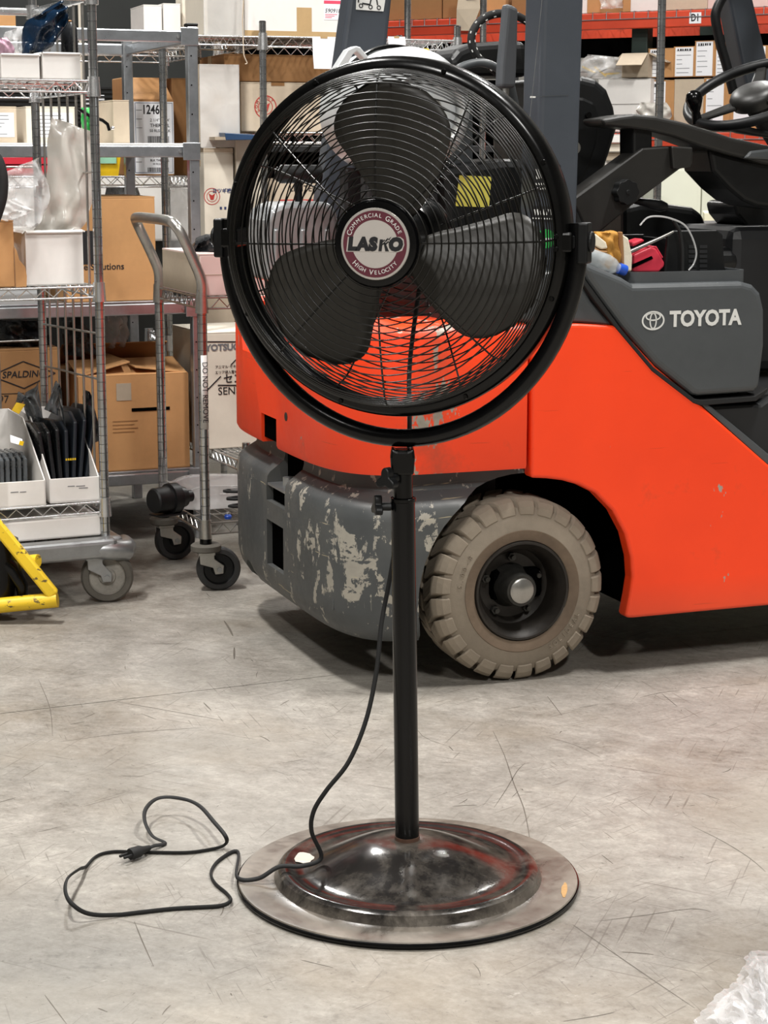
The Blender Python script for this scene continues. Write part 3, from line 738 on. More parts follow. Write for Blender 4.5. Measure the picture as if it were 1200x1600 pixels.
    for k in range(7): MB().bx(-.136, -.128, .24, .86, .765+.034*k, .782+.034*k).build('shroud_louvre', M['black_plastic'], root, bevel=.003)
    # seat base
    MB().bx(.34, .78, .30, .80, .955, 1.03).build('seat_cushion', M['seat_vinyl'], root, bevel=.035, seg=4)
    so = T([(878, 118), (905, 118), (928, 124), (946, 140), (957, 168), (962, 200), (950, 240), (936, 280), (915, 318), (890, 345), (870, 330), (868, 200)], .42)
    back = MB().prism(so, .40, .84, uz).build('seat_backrest', M['seat_vinyl'], root, bevel=.035, seg=4)
    MB().prism(T([(885, 152), (912, 152), (930, 160), (937, 182), (934, 222), (922, 262), (902, 292), (885, 300)], .394), .394, .41, uz).build('side_shell', M['black_plastic'], back, bevel=.01)
    p = L.onv(897, 231, .38)
    MB().cyl((p[0], .405, p[1]), (p[0], .376, p[1]), .0165, n=20).build('lock_disc', M['chrome_dull'], back, smooth=40)
    p = L.onv(922, 180, .38); MB().cyl((p[0], .40, p[1]), (p[0], .386, p[1]), .008, n=14).build('shell_screw', M['black_satin'], back)
    # far fender / cushion behind the tray
    fo = T([(975, 322), (1000, 316), (1040, 318), (1085, 324), (1100, 334), (1107, 356), (1108, 400), (975, 400)], .62)
    MB().prism(fo, .62, .80, uz).build('far_fender', M['seat_vinyl'], root, bevel=.02, seg=3)
    # ---------------- armrest with control console
    ar = T([(939, 186), (967, 181), (990, 178), (1025, 181), (1069, 191), (1112, 204), (1142, 214), (1191, 225), (1230, 233), (1230, 262), (1191, 256), (1168, 249), (1142, 243), (1098, 230), (1054, 214), (1013, 204), (981, 200), (946, 197)], .24)
    MB().prism(ar, .24, .36, uz).build('armrest', M['arm_plastic'], root, bevel=.010, seg=3)
    bo = T([(893, 312), (1004, 231), (1050, 228), (1085, 236), (1082, 258), (1063, 264), (1000, 311), (926, 373), (916, 362), (905, 335)], .25)
    brk = MB().prism(bo, .25, .33, uz).build('arm_bracket', M['arm_plastic'], root, bevel=.005)
    kc = L.onv(973, 300, .25); c = V(kc[0], .25, kc[1]); kb = MB(); o2 = []
    for i in range(60):
        t = 2*pi*i/60; r_ = .030+.0018*cos(8*t); o2.append((r_*cos(t), r_*sin(t)))
    kb.prism(o2, 0, -.030, lambda p, q, d: c+V(p, d, q)); kb.cyl(c+V(0, -.030, 0), c+V(0, -.032, 0), .006, n=12)
    kb.build('adjusting_knob', M['black_plastic'], brk, bevel=.003)
    MB().prism(T([(1049, 228), (1083, 230), (1080, 262), (1052, 264)], .235), .235, .30, uz).build('latch_block', M['arm_plastic'], brk, bevel=.004)
    MB().prism(T([(984, 198), (1014, 202), (1014, 236), (984, 250)], .28), .26, .34, uz).build('arm_post', M['black_plastic'], root, bevel=.006)
    co = T([(1105, 232), (1150, 245), (1240, 258), (1240, 330), (1180, 322), (1160, 314), (1138, 296), (1112, 268)], .27)
    MB().prism(co, .262, .42, uz).build('control_console', M['black_plastic'], root, bevel=.012, seg=3)
    MB().prism(T([(1163, 248), (1172, 236), (1240, 228), (1240, 252)], .235), .235, .38, uz).build('console_end', M['fl_grey'], root, bevel=.006)
    lv = [V(L.onv(x, y, .30)[0], .30, L.onv(x, y, .30)[1]) for x, y in ((985, 312), (1005, 316), (1022, 320), (1032, 322), (1041, 323))]
    MB().tube(lv, [.008, .010, .0145, .0155, .010], 12).build('arm_lever', M['black_plastic'], root, smooth=60)
    # second cushion at the right edge
    eo = T([(1136, 318), (1144, 313), (1200, 322), (1260, 330), (1260, 420), (1192, 380), (1160, 360), (1140, 335)], .5)
    MB().prism(eo, .46, .62, uz).build('dash_lower', M['seat_vinyl'], root, bevel=.018, seg=3)
    MB().prism(T([(1160, 352), (1260, 345), (1260, 470), (1140, 455)], .5), .64, .74, uz).build('dash_support', M['fl_dark'], root, bevel=.006)
    MB().bx(.74, 1.25, .30, .85, .70, 1.08).build('front_bulkhead', M['fl_dark'], root, bevel=.03)
    # ---------------- steering wheel with knob
    sc = L.onv(1176, 146, .52); C0 = V(sc[0], .52, sc[1])
    nz = V(-.44, -.224, .87).normalized(); ax = V(1, 0, 0)-nz*nz.x; ax.normalize(); ay = nz.cross(ax)
    SR = .178
    sw = MB().tube([C0+ax*(SR*cos(2*pi*i/64))+ay*(SR*sin(2*pi*i/64)) for i in range(64)], .0145, 12, closed=True).build('steering_wheel', M['black_plastic'], root, smooth=60)
    hub = MB(); HMt = Matrix((ax, ay, nz)).transposed().to_4x4(); HMt.translation = C0
    hub.lathe([(.0, .018), (.035, .016), (.058, .008), (.066, -.006), (.060, -.03), (.0, -.04)], 32, HMt)
    hub.build('wheel_hub', M['arm_plastic'], sw, smooth=50)
    for an in (172, 52, 292):
        d = ax*cos(R(an))+ay*sin(R(an)); e = nz.cross(d)
        MB().add([C0+d*.05+e*.022-nz*.008, C0+d*.05-e*.022-nz*.008, C0+d*SR-e*.014, C0+d*SR+e*.014, C0+d*.05+e*.022-nz*.022, C0+d*.05-e*.022-nz*.022, C0+d*SR-e*.014-nz*.012, C0+d*SR+e*.014-nz*.012],
                 [(0, 1, 2, 3), (7, 6, 5, 4), (0, 4, 5, 1), (1, 5, 6, 2), (2, 6, 7, 3), (3, 7, 4, 0)]).build('spoke', M['arm_plastic'], sw, bevel=.005)
    d = ax*cos(R(184))+ay*sin(R(184)); kp = C0+d*(SR+.002); kd = V(-.22, -.05, .97).normalized()
    MB().tube([kp+kd*.0, kp+kd*.030, kp+kd*.044, kp+kd*.064, kp+kd*.080, kp+kd*.088], [.015, .011, .017, .0235, .019, .006], 16).build('spinner_knob', M['black_gloss'], sw, smooth=60)
    MB().cyl(C0-nz*.03, C0-nz*.33+V(.14, 0, 0), .032, .05, 20).build('steering_column', M['black_rubber'], root, smooth=40)
    st_ = L.onv(1140, 198, .46); MB().tube([V(st_[0], .46, st_[1]), V(st_[0]+.03, .48, st_[1]-.002), V(st_[0]+.09, .5, st_[1]-.012), V(st_[0]+.16, .52, st_[1]-.02)], [.012, .015, .011, .009], 10).build('column_lever', M['black_plastic'], root, smooth=60)
    # ---------------- overhead guard
    def leg(pb, pt, v0, v1, name, ztop=2.12, bev=.012, zbot=None):
        (a0, zb0), (a1, zb1) = L.onv(*pb[0], v0), L.onv(*pb[1], v0)
        (b0, zt0), (b1, zt1) = L.onv(*pt[0], v0), L.onv(*pt[1], v0)
        k0 = (b0-a0)/(zt0-zb0); k1 = (b1-a1)/(zt1-zb1)
        if zbot is not None: a0 += k0*(zbot-zb0); a1 += k1*(zbot-zb1); zb0 = zb1 = zbot
        o = [(a0, zb0), (a1, zb1), (a1+k1*(ztop-zb1), ztop), (a0+k0*(ztop-zb0), ztop)]
        return MB().prism(o, v0, v1, uz).build(name, M['fl_pillar'], root, bevel=bev, seg=3)
    near = leg(((836, 448), (899, 448)), ((848, 0), (913, 0)), .10, .205, 'guard_leg')
    far = leg(((527, 130), (599, 130)), ((545, 0), (613, 0)), .90, .98, 'guard_leg', zbot=.865)
    # pictogram sticker on the far leg, warning labels and green check on the near one
    def decal(poly, v, mat, par, nm, th=.0012):
        return MB().prism(T(poly, v), v, v-th, uz).build(nm, M[mat], par)
    pc = decal([(557, -8), (603, -8), (599, 18), (556, 15)], .8985, 'print_white', far, 'pictogram_label')
    for cx, cy in ((564, 9), (579, 11), (592, 12)):
        q = L.onv(cx, cy, .897); b = MB()
        b.grid([[V(q[0]+k*cos(2*pi*i/18), .8970, q[1]+k*sin(2*pi*i/18)) for k in (.0035, .0062)] for i in range(18)], closed_u=True)
        b.build('pictogram_wheel', M['print_black'], far, solid=.0005)
    for pl in ([(559, 4), (561, 4), (561, -8), (559, -8)], [(566, 4), (578, 6), (578, 8.5), (566, 6.5)], [(577, 7), (579, 7), (582, -6), (580, -7)], [(589, 8), (591, 8), (589, -4), (587, -4)]):
        decal(pl, .8970, 'print_black', far, 'pictogram_stroke', .0005)
    decal([(847.4, -10), (848.3, -10), (827.6, 190), (826.8, 190)], .0994, 'steel', near, 'edge_wear', .0006)
    decal([(828.5, 150), (837, 150.5), (836.5, 153), (828, 153)], .0994, 'decal_white', near, 'chip', .0006); decal([(838, 150.3), (888, 148.3), (888, 148.9), (838, 151)], .0994, 'fl_grey', near, 'weld_line', .0004)
    lb = decal([(834, 258), (876, 258), (877, 300), (833, 300)], .0985, 'print_black', near, 'warning_label')
    for pl in ([(837, 264), (846, 264), (848, 278), (838, 280)], [(850, 262), (872, 264), (872, 270), (851, 270)], [(852, 274), (872, 274), (872, 279), (852, 279)], [(837, 286), (872, 286), (872, 289), (837, 289)], [(837, 293), (864, 293), (864, 296), (837, 296)]):
        decal(pl, .0970, 'print_white', near, 'label_print', .0004)
    decal([(831, 322), (865, 323), (864, 346), (830, 345)], .0985, 'print_black', near, 'warning_label')
    for k in range(6): decal([(834+5*k, 327), (837+5*k, 327), (836.5+5*k, 336), (833.5+5*k, 336)], .0970, 'print_white', near, 'label_print', .0004)
    decal([(832, 340), (862, 341), (862, 343), (832, 342)], .0970, 'print_white', near, 'label_print', .0004)
    gp = [(853+15*cos(2*pi*i/20), 373+15*sin(2*pi*i/20)) for i in range(20)]
    decal(gp, .0985, 'green', near, 'round_sticker')
    decal([(838, 372), (868, 372), (868, 376), (838, 376)], .0970, 'print_white', near, 'label_print', .0004)
    # front leg with its grab handle
    leg(((1172, 160), (1216, 160)), ((1140, 0), (1178, 0)), .92, 1.0, 'guard_leg')
    gh = [(1150, -30), (1132, -8), (1121, 12), (1118, 30), (1126, 70), (1136, 105), (1146, 145)]
    gp = spline([V(L.onv(x, y, .90)[0], .90, L.onv(x, y, .90)[1]) for x, y in gh], 5)
    MB().tube(gp, .014, 10).build('grab_handle', M['black_plastic'], root, smooth=60)
    leg(((1330, 160), (1375, 160)), ((1300, 0), (1340, 0)), .10, .18, 'guard_leg')
    for v in (.10, .30, .5, .7, .92): MB().bx(.05, 1.25, v, v+.05, 2.10, 2.15).build('roof_bar', M['fl_pillar'], root, bevel=.008)
    for u in (.05, 1.20): MB().bx(u, u+.07, .10, .98, 2.08, 2.15).build('roof_cross_bar', M['fl_pillar'], root, bevel=.008)
    # ---------------- assist grip, hose, arch bar behind the seat
    go = T([(789, 5), (807, 13), (806, 60), (804, 118), (803, 138), (778, 138), (780, 100), (784, 60)], .36)
    grip = MB().prism(go, .345, .385, uz).build('assist_grip', M['grip_grey'], root, bevel=.010, seg=3)
    q0, q1 = L.onv(791, 136, .365), L.onv(789, 180, .365)
    MB().cyl((q0[0], .365, q0[1]), (q1[0], .365, q1[1]), .0085, n=14).build('grip_rod', M['chrome_dull'], grip, smooth=40)
    hs = [(850, 52), (824, 34), (805, 24), (783, 21), (763, 25), (748, 35), (738, 52), (737, 68), (743, 84), (753, 96), (768, 106), (790, 130), (800, 170)]
    hp = spline([V(L.onv(x, y, .48)[0], .48, L.onv(x, y, .48)[1]) for x, y in hs], 5)
    hose = MB().tube(hp, .0105, 12).build('hose', M['black_rubber'], root, smooth=60)
    for k in range(6, len(hp)-10, 4):
        for w_ in (-.5, .4):
            d = (hp[k+1]-hp[k]).normalized(); nrm = d.cross(V(0, 1, 0)).normalized()
            p = hp[k]+(nrm*sin(w_*1.6)-V(0, 1, 0)*cos(w_*1.6))*.0105
            MB().box(p, (.0025, .0025, .006), Matrix((nrm, V(0, 1, 0), d)).transposed()).build('hose_fleck', M['print_white'], hose)
    ab = spline([V(L.onv(x, y, .44)[0], .44, L.onv(x, y, .44)[1]) for x, y in ((700, 140), (712, 112), (728, 102), (750, 98), (768, 102), (782, 111), (796, 128), (806, 170))], 5)
    MB().tube(ab, .0105, 12).build('arch_bar', M['fl_grey'], root, smooth=60)
    MB().prism(T([(703, 92), (716, 76), (738, 67), (780, 64), (824, 64), (830, 120), (703, 120)], .62), .62, .80, uz).build('headrest', M['seat_vinyl'], root, bevel=.02, seg=3)
    # block with yellow note behind the grille, small round gauge
    MB().prism(T([(690, 262), (790, 248), (835, 250), (835, 420), (700, 420)], .30), .30, .50, uz).build('air_cleaner', M['black_plastic'], root, bevel=.02)
    MB().prism(T([(712, 322), (718, 274), (768, 276), (764, 324)], .296), .296, .2985, uz).build('yellow_note', pm('note_yellow', 'd9cf5e', .8, 0, .06), root)
    q = L.onv(716, 196, .33); MB().cyl((q[0], .33, q[1]), (q[0], .38, q[1]), .019, n=20).build('gauge', M['print_white'], root, smooth=40)
    MB().prism(T([(700, 150), (735, 160), (735, 262), (690, 262)], .42), .40, .46, uz).build('gauge_bracket', M['fl_grey'], root, bevel=.006)
    MB().prism(T([(672, 172), (692, 168), (698, 190), (693, 203), (678, 196)], .20), .20, .215, uz).build('yellow_tag', M['yellow'], root, bevel=.004)
    # silver cradle and black coupling on the far side of the cowl
    cr = T([(416, 345), (424, 326), (445, 317), (512, 315), (525, 325), (530, 350), (522, 440), (416, 440)], .62)
    MB().prism(cr, .62, .80, uz).build('tank_cradle', M['silver_paint'], root, bevel=.030, seg=4)
    for x in (428, 470, 508): MB().prism(T([(x, 358), (x+7, 358), (x+7, 425), (x, 425)], .618), .612, .63, uz).build('cradle_rib', M['silver_paint'], root, bevel=.004)
    ug = [p[0] for p in cr]; zl_ = min(p[1] for p in cr)
    for u_ in (min(ug)+.03, max(ug)-.05): MB().bx(u_, u_+.03, .66, .74, .757, zl_+.02).build('cradle_leg', M['fl_dark'], root, bevel=.004)
    q0, q1 = L.onv(432, 272, .70), L.onv(500, 272, .70)
    MB().cyl(((q0[0]+q1[0])/2, .70, zl_+.05), ((q0[0]+q1[0])/2, .70, q0[1]), .010, n=12).build('coupling_stem', M['black_plastic'], root, smooth=40)
    MB().tube([V(q0[0], .70, q0[1]), V(q0[0]+.012, .70, q0[1]), V(q1[0], .70, q1[1])], [.018, .024, .024], 16).build('coupling', M['black_plastic'], root, smooth=40)
    # ---------------- rear wheel
    def wheel(uc, vface, rad, mirror=False, tie=True):
        k = rad/.228
        Wm = Matrix.Translation((uc, vface, rad)) @ Matrix.Rotation(pi/2 if not mirror else -pi/2, 4, 'X') @ Matrix.Scale(k, 4)
        def lab(b): return b.xf(Wm)
        # lathe z points outwards (towards the viewer); tyre body spans z -.165 .. 0
        tire = lab(MB().lathe([(.124, -.004), (.132, .004), (.148, .006), (.156, .003), (.176, .002), (.190, -.004), (.203, -.012), (.209, -.03), (.211, -.082), (.209, -.134), (.203, -.152), (.176, -.166), (.132, -.166), (.124, -.16)], 80, close=True)).build('tire', M['tire'], root, smooth=35)
        prof = [(.186, .001), (.206, -.003), (.219, -.012), (.2275, -.026), (.2285, -.076), (.205, -.076), (.188, -.02)]
        def blockmesh(flip):
            b = MB(); rows = []
            for i in range(4):
                t = R(-5.8+11.6*i/3)
                rows.append([V(r*cos(t+R(9)*max(0, -h-.03)/.05), r*sin(t+R(9)*max(0, -h-.03)/.05), (-.165-h) if flip else h) for r, h in prof])
            b.grid(rows, closed_v=True); n = len(prof); b.f.append(tuple(range(n))); b.f.append(tuple(3*n+j for j in reversed(range(n))))
            return b.mesh('tread_block', M['tire'])
        me = blockmesh(False), blockmesh(True)
        NB = 25
        for s in (0, 1):
            for i in range(NB):
                o = bpy.data.objects.new('tread_block', me[s]); COL.objects.link(o); o.parent = tire
                o.matrix_local = Wm @ Matrix.Rotation(2*pi*(i+.5*s)/NB, 4, 'Z')
                m = o.modifiers.new('bevel', 'BEVEL'); m.width = .003; m.segments = 1
        lab(MB().lathe([(.125, .002), (.133, .0048), (.150, .0068), (.151, .0060), (.134, .0035), (.126, .0)], 80, close=True)).build('bead_ring', M['tire_bead'], tire, smooth=35)
        rim = lab(MB().lathe([(.124, .0), (.121, .006), (.116, .006), (.112, -.002), (.104, -.012), (.098, -.03), (.094, -.060), (.080, -.072), (.046, -.075), (.046, -.12), (.124, -.12)], 64, close=True)).build('wheel_rim', M['wheel_rim'], root, smooth=35)
        lab(MB().lathe([(.056, -.076), (.050, -.06), (.044, -.05), (.042, -.008), (.038, .0), (.0, .0)], 40)).build('hub', M['hub_metal'], root, smooth=35)
        lab(MB().lathe([(.031, .0), (.031, .003), (.027, .006), (.0, .007)], 32)).build('hub_cap', M['chrome_dull'], root, smooth=40)
        for i in range(5):
            a = R(18+72*i); p = V(.072*cos(a), .072*sin(a), -.072)
            b = MB(); b.cyl(p, p+V(0, 0, .014), .011, n=6); b.cyl(p, p+V(0, 0, .024), .006, n=10); lab(b).build('lug_nut', M['hub_metal'], root)
        if tie:
            for tx, a0 in (('SOLIDEAL', -62), ('5.00-8', 172)):
                for i, chh in enumerate(tx):
                    a = R(a0+5.2*i if a0 < 0 else a0-5.2*i); rl = .164
                    o = bpy.data.objects.new('raised_letter', text_mesh(chh, .017, mat=M['tire'], depth=.003)); COL.objects.link(o); o.parent = tire
                    o.matrix_local = Wm @ Matrix.Translation((rl*cos(a), rl*sin(a), .0032)) @ Matrix.Rotation(a+pi/2 if a0 < 0 else a-pi/2, 4, 'Z')
    q = L.onv(812, 925, .03)
    wheel(.035, .028, .228)
    wheel(.035, W-.028, .228, True, False)
    wheel(1.42, .010, .29, False, False)
    return root
build_forklift()
def build_tank():
    L = FK
    q = L.onv(642, 172, .30); c = V(q[0], .0, q[1]); r0 = .150
    root = L.root('propane_tank', 'pale grey propane cylinder lying on the forklift behind the fan cage', 'tank')
    Wm = Matrix.Translation((c.x, .28, c.z)) @ Matrix.Rotation(pi/2, 4, 'X')   # +z towards viewer
    MB().lathe([(.0, .075), (.045, .07), (.09, .054), (.126, .028), (.145, .0), (.150, -.03), (.150, -.26), (.144, -.29), (.11, -.33), (.0, -.35)], 56, Wm).build('shell', M['tank_paint'], root, smooth=40)
    # collar around the valve: bent strip standing on the end, and a bent strap over the top left
    cl = MB(); rows = []
    for i in range(29):
        t = R(-70+320*i/28); rows.append([Wm @ V(.088*cos(t), .088*sin(t), .050), Wm @ V(.090*cos(t), .090*sin(t), .100)])
    cl.grid(rows).build('collar', M['tank_paint'], root, smooth=50, solid=.004)
    MB().lathe([(.0, .07), (.018, .07), (.018, .10), (.026, .10), (.026, .118), (.0, .12)], 20, Wm).build('valve', M['chrome_dull'], root, smooth=30)
    MB().tube([Wm @ V(.150*cos(R(t)), .150*sin(R(t)), -.14)+(Wm.to_3x3() @ V(.006*cos(R(t)), .006*sin(R(t)), 0)) for t in range(20, 161, 5)], .005, 6, sy=3.2).build('strap', M['black_satin'], root, smooth=50)
    hk = [(520, 118), (538, 92), (548, 80), (556, 76), (562, 80), (569, 90)]
    hk = [(508, 128), (540, 78), (553, 72), (560, 74), (573, 90), (567, 94), (554, 81), (548, 86), (528, 124)]
    MB().prism([L.onv(x, y, .24) for x, y in hk], .225, .26, lambda A, B, D: V(A, D, B)).build('strap_hook', M['tank_paint'], root, bevel=.003)
    for (x, y, mt) in ((640, 87, 'orange'), (658, 80, 'yellow')):
        p = L.onv(x, y, .34)
        MB().box((p[0], .34, p[1]), (.034, .03, .012)).build('valve_tag', M[mt], root, bevel=.004)
    # legs that carry it on the cowl
    zb = c.z-r0
    for v in (.34, .50): MB().bx(c.x-.10, c.x+.13, v, v+.05, 1.021, zb+.012).build('saddle', M['fl_dark'], root, bevel=.008)
build_tank()
# ================================================================== shelving helpers
def chrome_post():
    n = NT('chrome_post'); x = n.sep()
    fr_ = n.math('FRACT', n.math('DIVIDE', x[2], .0254))
    band = n.ramp(fr_, [(.0, 1.0), (.03, 1.0), (.06, 0.0), (.94, 0.0), (.97, 1.0)])
    f = n.noise(18, 4, .6)
    n.col(n.mix(band, n.ramp(f, [(.3, s2l('9c9ea0')), (.7, s2l('c3c5c6'))]), s2l('7d7f80')))
    n.rough(n.math('ADD', n.math('MULTIPLY', band, .15), .16)); n.metal(.92)
    return n.m
M['chrome_post'] = chrome_post()
def wire_shelf(par, u0, u1, v0, v1, z, gap=.030, pitch=.027, zig=.05, deck=True, mat='chrome', name='shelf'):
    b = MB(); e = .012
    for zz in (z, z-gap):
        for v in (v0, v1): b.tube([V(u0+e, v, zz), V(u1-e, v, zz)], .0032, 7)
        for u in (u0, u1): b.tube([V(u, v0+e, zz), V(u, v1-e, zz)], .0032, 7)
    sh = b.build(name, M[mat], par, smooth=60)
    t = MB()
    def zz_(p, q):
        d = q-p; n = max(2, int(d.length/zig)); pts = []
        for i in range(2*n+1): pts.append(p+d*(i/(2*n))+V(0, 0, (-.004 if i % 2 else -gap+.004)))
        t.tube(pts, .0022, 5)
    for v in (v0, v1): zz_(V(u0+.03, v, z), V(u1-.03, v, z))
    for u in (u0, u1): zz_(V(u, v0+.03, z), V(u, v1-.03, z))
    t.build('truss_wire', M[mat], sh, smooth=60)
    if deck:
        d = MB(); n = int((u1-u0)/pitch)
        for i in range(1, n): d.tube([V(u0+(u1-u0)*i/n, v0, z+.001), V(u0+(u1-u0)*i/n, v1, z+.001)], .0017, 5)
        for k in (.33, .67): d.tube([V(u0, v0+(v1-v0)*k, z-.003), V(u1, v0+(v1-v0)*k, z-.003)], .0025, 5)
        d.build('deck_wires', M[mat], sh, smooth=60)['kind'] = 'stuff'
    for u in (u0, u1):
        for v in (v0, v1):
            MB().cyl((u, v, z-gap-.012), (u, v, z+.012), .0195, .0165, 16).build('collar', M[mat], sh, smooth=40)
    return sh
def post(par, u, v, z0, z1, r=.0130, cap=False):
    p = MB().cyl((u, v, z0), (u, v, z1), r, n=18).build('post', M['chrome_post'], par, smooth=40)
    if cap: MB().cyl((u, v, z1), (u, v, z1+.004), r*1.05, r*.8, 16).build('post_cap', M['black_plastic'], p, smooth=40)
    return p
def caster(par, u, v, yaw, r, wd, ztop, tread='black_rubber', body='black_plastic', fork='chrome_dull', trail=.03):
    a = R(yaw); d = V(cos(a), sin(a), 0); s_ = V(-sin(a), cos(a), 0)
    c = V(u, v, 0)+d*trail+V(0, 0, r)
    f = MB(); P = [(-.022, ztop-r), (.022, ztop-r), (.030-trail*.2, ztop-r-.02), (trail+.014, .012), (trail+.012, -.012), (trail-.012, -.014), (trail-.018, .006), (-.020, ztop-r-.035)]
    for k in (-1, 1):
        f.prism(P, k*(wd/2+.004), k*(wd/2+.0075), lambda p, q, w_: V(u, v, r)+d*p+V(0, 0, q)+s_*w_)
    f.box(V(u, v, ztop-.004), (.05, wd+.02, .010), Matrix((d, s_, V(0, 0, 1))).transposed())
    fk = f.build('caster', M[fork], par, bevel=.002)
    w_ = MB(); Wm = Matrix((d, V(0, 0, 1), -s_)).transposed().to_4x4(); Wm.translation = c; h = wd/2
    w_.lathe([(r*.70, -h*.8), (r*.72, -h), (r*.92, -h), (r, -h*.6), (r, h*.6), (r*.92, h), (r*.72, h), (r*.70, h*.8)], 40, Wm, close=True)
    wh = w_.build('wheel', M[tread], fk, smooth=35)
    MB().lathe([(.0, -h*.7), (r*.3, -h*.7), (r*.34, -h*.45), (r*.66, -h*.45), (r*.70, -h*.8), (r*.70, h*.8), (r*.66, h*.45), (r*.34, h*.45), (r*.3, h*.7), (.0, h*.7)], 36, Wm).build('wheel_core', M[body], fk, smooth=35)
    MB().cyl(c-s_*(h+.013), c+s_*(h+.013), .008, n=6).build('axle_bolt', M['steel'], fk)
    return fk
def carton(F, u0, u1, v0, d, z0, z1, mat, label, cat='box', name='carton', group=None, tape=True, open_=0, tilt=0.0, tapemat='tape', loose=False):
    """a cardboard box: body, two top flaps with the seam between, tape over the seam and down the front"""
    w_ = u1-u0; h = z1-z0
    p = F.w((u0+u1)/2, v0, z0)
    r = thing(name, label, cat, (p.x, p.y, z0), R(F.deg+tilt), group)
    m = M[mat] if isinstance(mat, str) else mat
    if open_:
        t = .004; b = MB()
        b.bx(-w_/2, w_/2, 0, t, 0, h); b.bx(-w_/2, w_/2, d-t, d, 0, h); b.bx(-w_/2, -w_/2+t, t, d-t, 0, h); b.bx(w_/2-t, w_/2, t, d-t, 0, h); b.bx(-w_/2, w_/2, 0, d, 0, t)
        b.build('body', m, r)
        fl = min(d*.45, open_)
        for sg, y, ang in (((1, 0, -168), (-1, d, -152)) if loose else ((1, 0, 35), (-1, d, 50))):
            Mx = Matrix.Translation((0, y, h)) @ Matrix.Rotation(R(ang)*sg, 4, 'X')
            MB().box((0, -sg*fl/2, 0), (w_*.98, fl, .004)).xf(Mx).build('flap', m, r)
        for sg, ang in (((1, -172), (-1, -166)) if loose else ((1, 25), (-1, 42))):
            Mx = Matrix.Translation((sg*w_/2, d/2, h)) @ Matrix.Rotation(R(ang)*sg, 4, 'Y')
            MB().box((sg*fl/2, 0, 0), (fl, d*.96, .004)).xf(Mx).build('flap', m, r)
    else:
        MB().bx(-w_/2, w_/2, 0, d, 0, h-.004).build('body', m, r, bevel=.003)
        MB().bx(-w_/2, w_/2, .0, d/2-.0015, h-.004, h).build('flap', m, r)
        MB().bx(-w_/2, w_/2, d/2+.0015, d, h-.004, h).build('flap', m, r)
        if tape: MB().bx(-w_/2-.0006, w_/2+.0006, d/2-.025, d/2+.025, h-.05, h+.0006).build('tape', M[tapemat], r)
    return r
def carton_px(F, v, pl, pr, pt, pb, d, mat, label, **kw):
    u0, z1 = F.onv(pl, pt, v); u1, z0 = F.onv(pr, pb, v)
    if 'z0' in kw: z0 = kw.pop('z0')
    r = carton(F, u0, u1, v, d, z0, z1, mat, label, **kw)
    r['_w'] = u1-u0; r['_h'] = z1-z0
    return r, u1-u0, z1-z0
def sheet_label(r, x0, x1, z0, z1, mat='paper', name='paper_label', y=-.0006):
    return MB().bx(x0, x1, y-.0006, y, z0, z1).build(name, M[mat], r)
def pouch(F, left, right, v, th, mat, label, cat, name='plastic_bag', amp=.02, n=14, seed=1, parent=None, vl=0.0, group=None, part=None):
    """a soft bag: two crumpled skins between a left and a right edge (pixel polylines), closed along the rim"""
    rnd = random.Random(seed); ph = [rnd.random()*6.28 for _ in range(8)]
    m = len(left); pl = [V(*F.onv(x, y, v)) .to_3d() for x, y in left]; pr = [V(*F.onv(x, y, v)).to_3d() for x, y in right]
    k = 5; A = spline(pl, k); B = spline(pr, k); rows = len(A)
    z0 = min(min(p.y for p in A), min(p.y for p in B)); uc = (A[-1].x+B[-1].x)/2
    org = F.w(uc, v, z0)
    if parent is None: root = thing(name, label, cat, org, R(F.deg), group)
    else: root = parent
    ox, oy, oz = (uc, v, z0) if parent is None else (0, 0, 0)
    P = []
    for side in (1, -1):
        for i in (range(rows) if side == 1 else range(rows-1, -1, -1)):
            row = []
            for j in range(n+1):
                t = j/n; p = A[i].lerp(B[i], t)
                s = sin(pi*t)**.5*(.35+.65*sin(pi*min(1, (i+.3)/(rows-1+.6)))**.5)
                w1 = amp*(sin(7.0*t*1.7+ph[0]+2.2*i/rows*3)+.7*sin(13*t+ph[1]-i*.9)+.5*sin(4*t+ph[2]+i*1.3)+.5*(rnd.random()-.5))
                row.append(V(p.x-ox, v-oy+vl*(1-i/rows)+w1*.5-side*th*s, p.y-oz))
            P.append(row)
    o = MB().grid(P, closed_u=True).build(part or 'film', M[mat], root, smooth=75)
    return root
M['film_clear'] = film('film_clear', 'ececec', .34, .08, .25, 9)
M['film_milky'] = film('film_milky', 'd9d5cd', .78, .2, .10, 4)
M['film_blue'] = film('film_blue', '0f2236', .88, .1, .6, 10)
M['bag_black'] = pm('bag_black', '1b1d20', .28, 0, .3, 16, .3, 30)
M['bag_grey'] = film('bag_grey', '55595c', .8, .12, .6, 14)
M['navy_case'] = pm('navy_case', '1a2028', .4, 0, .2, 12)

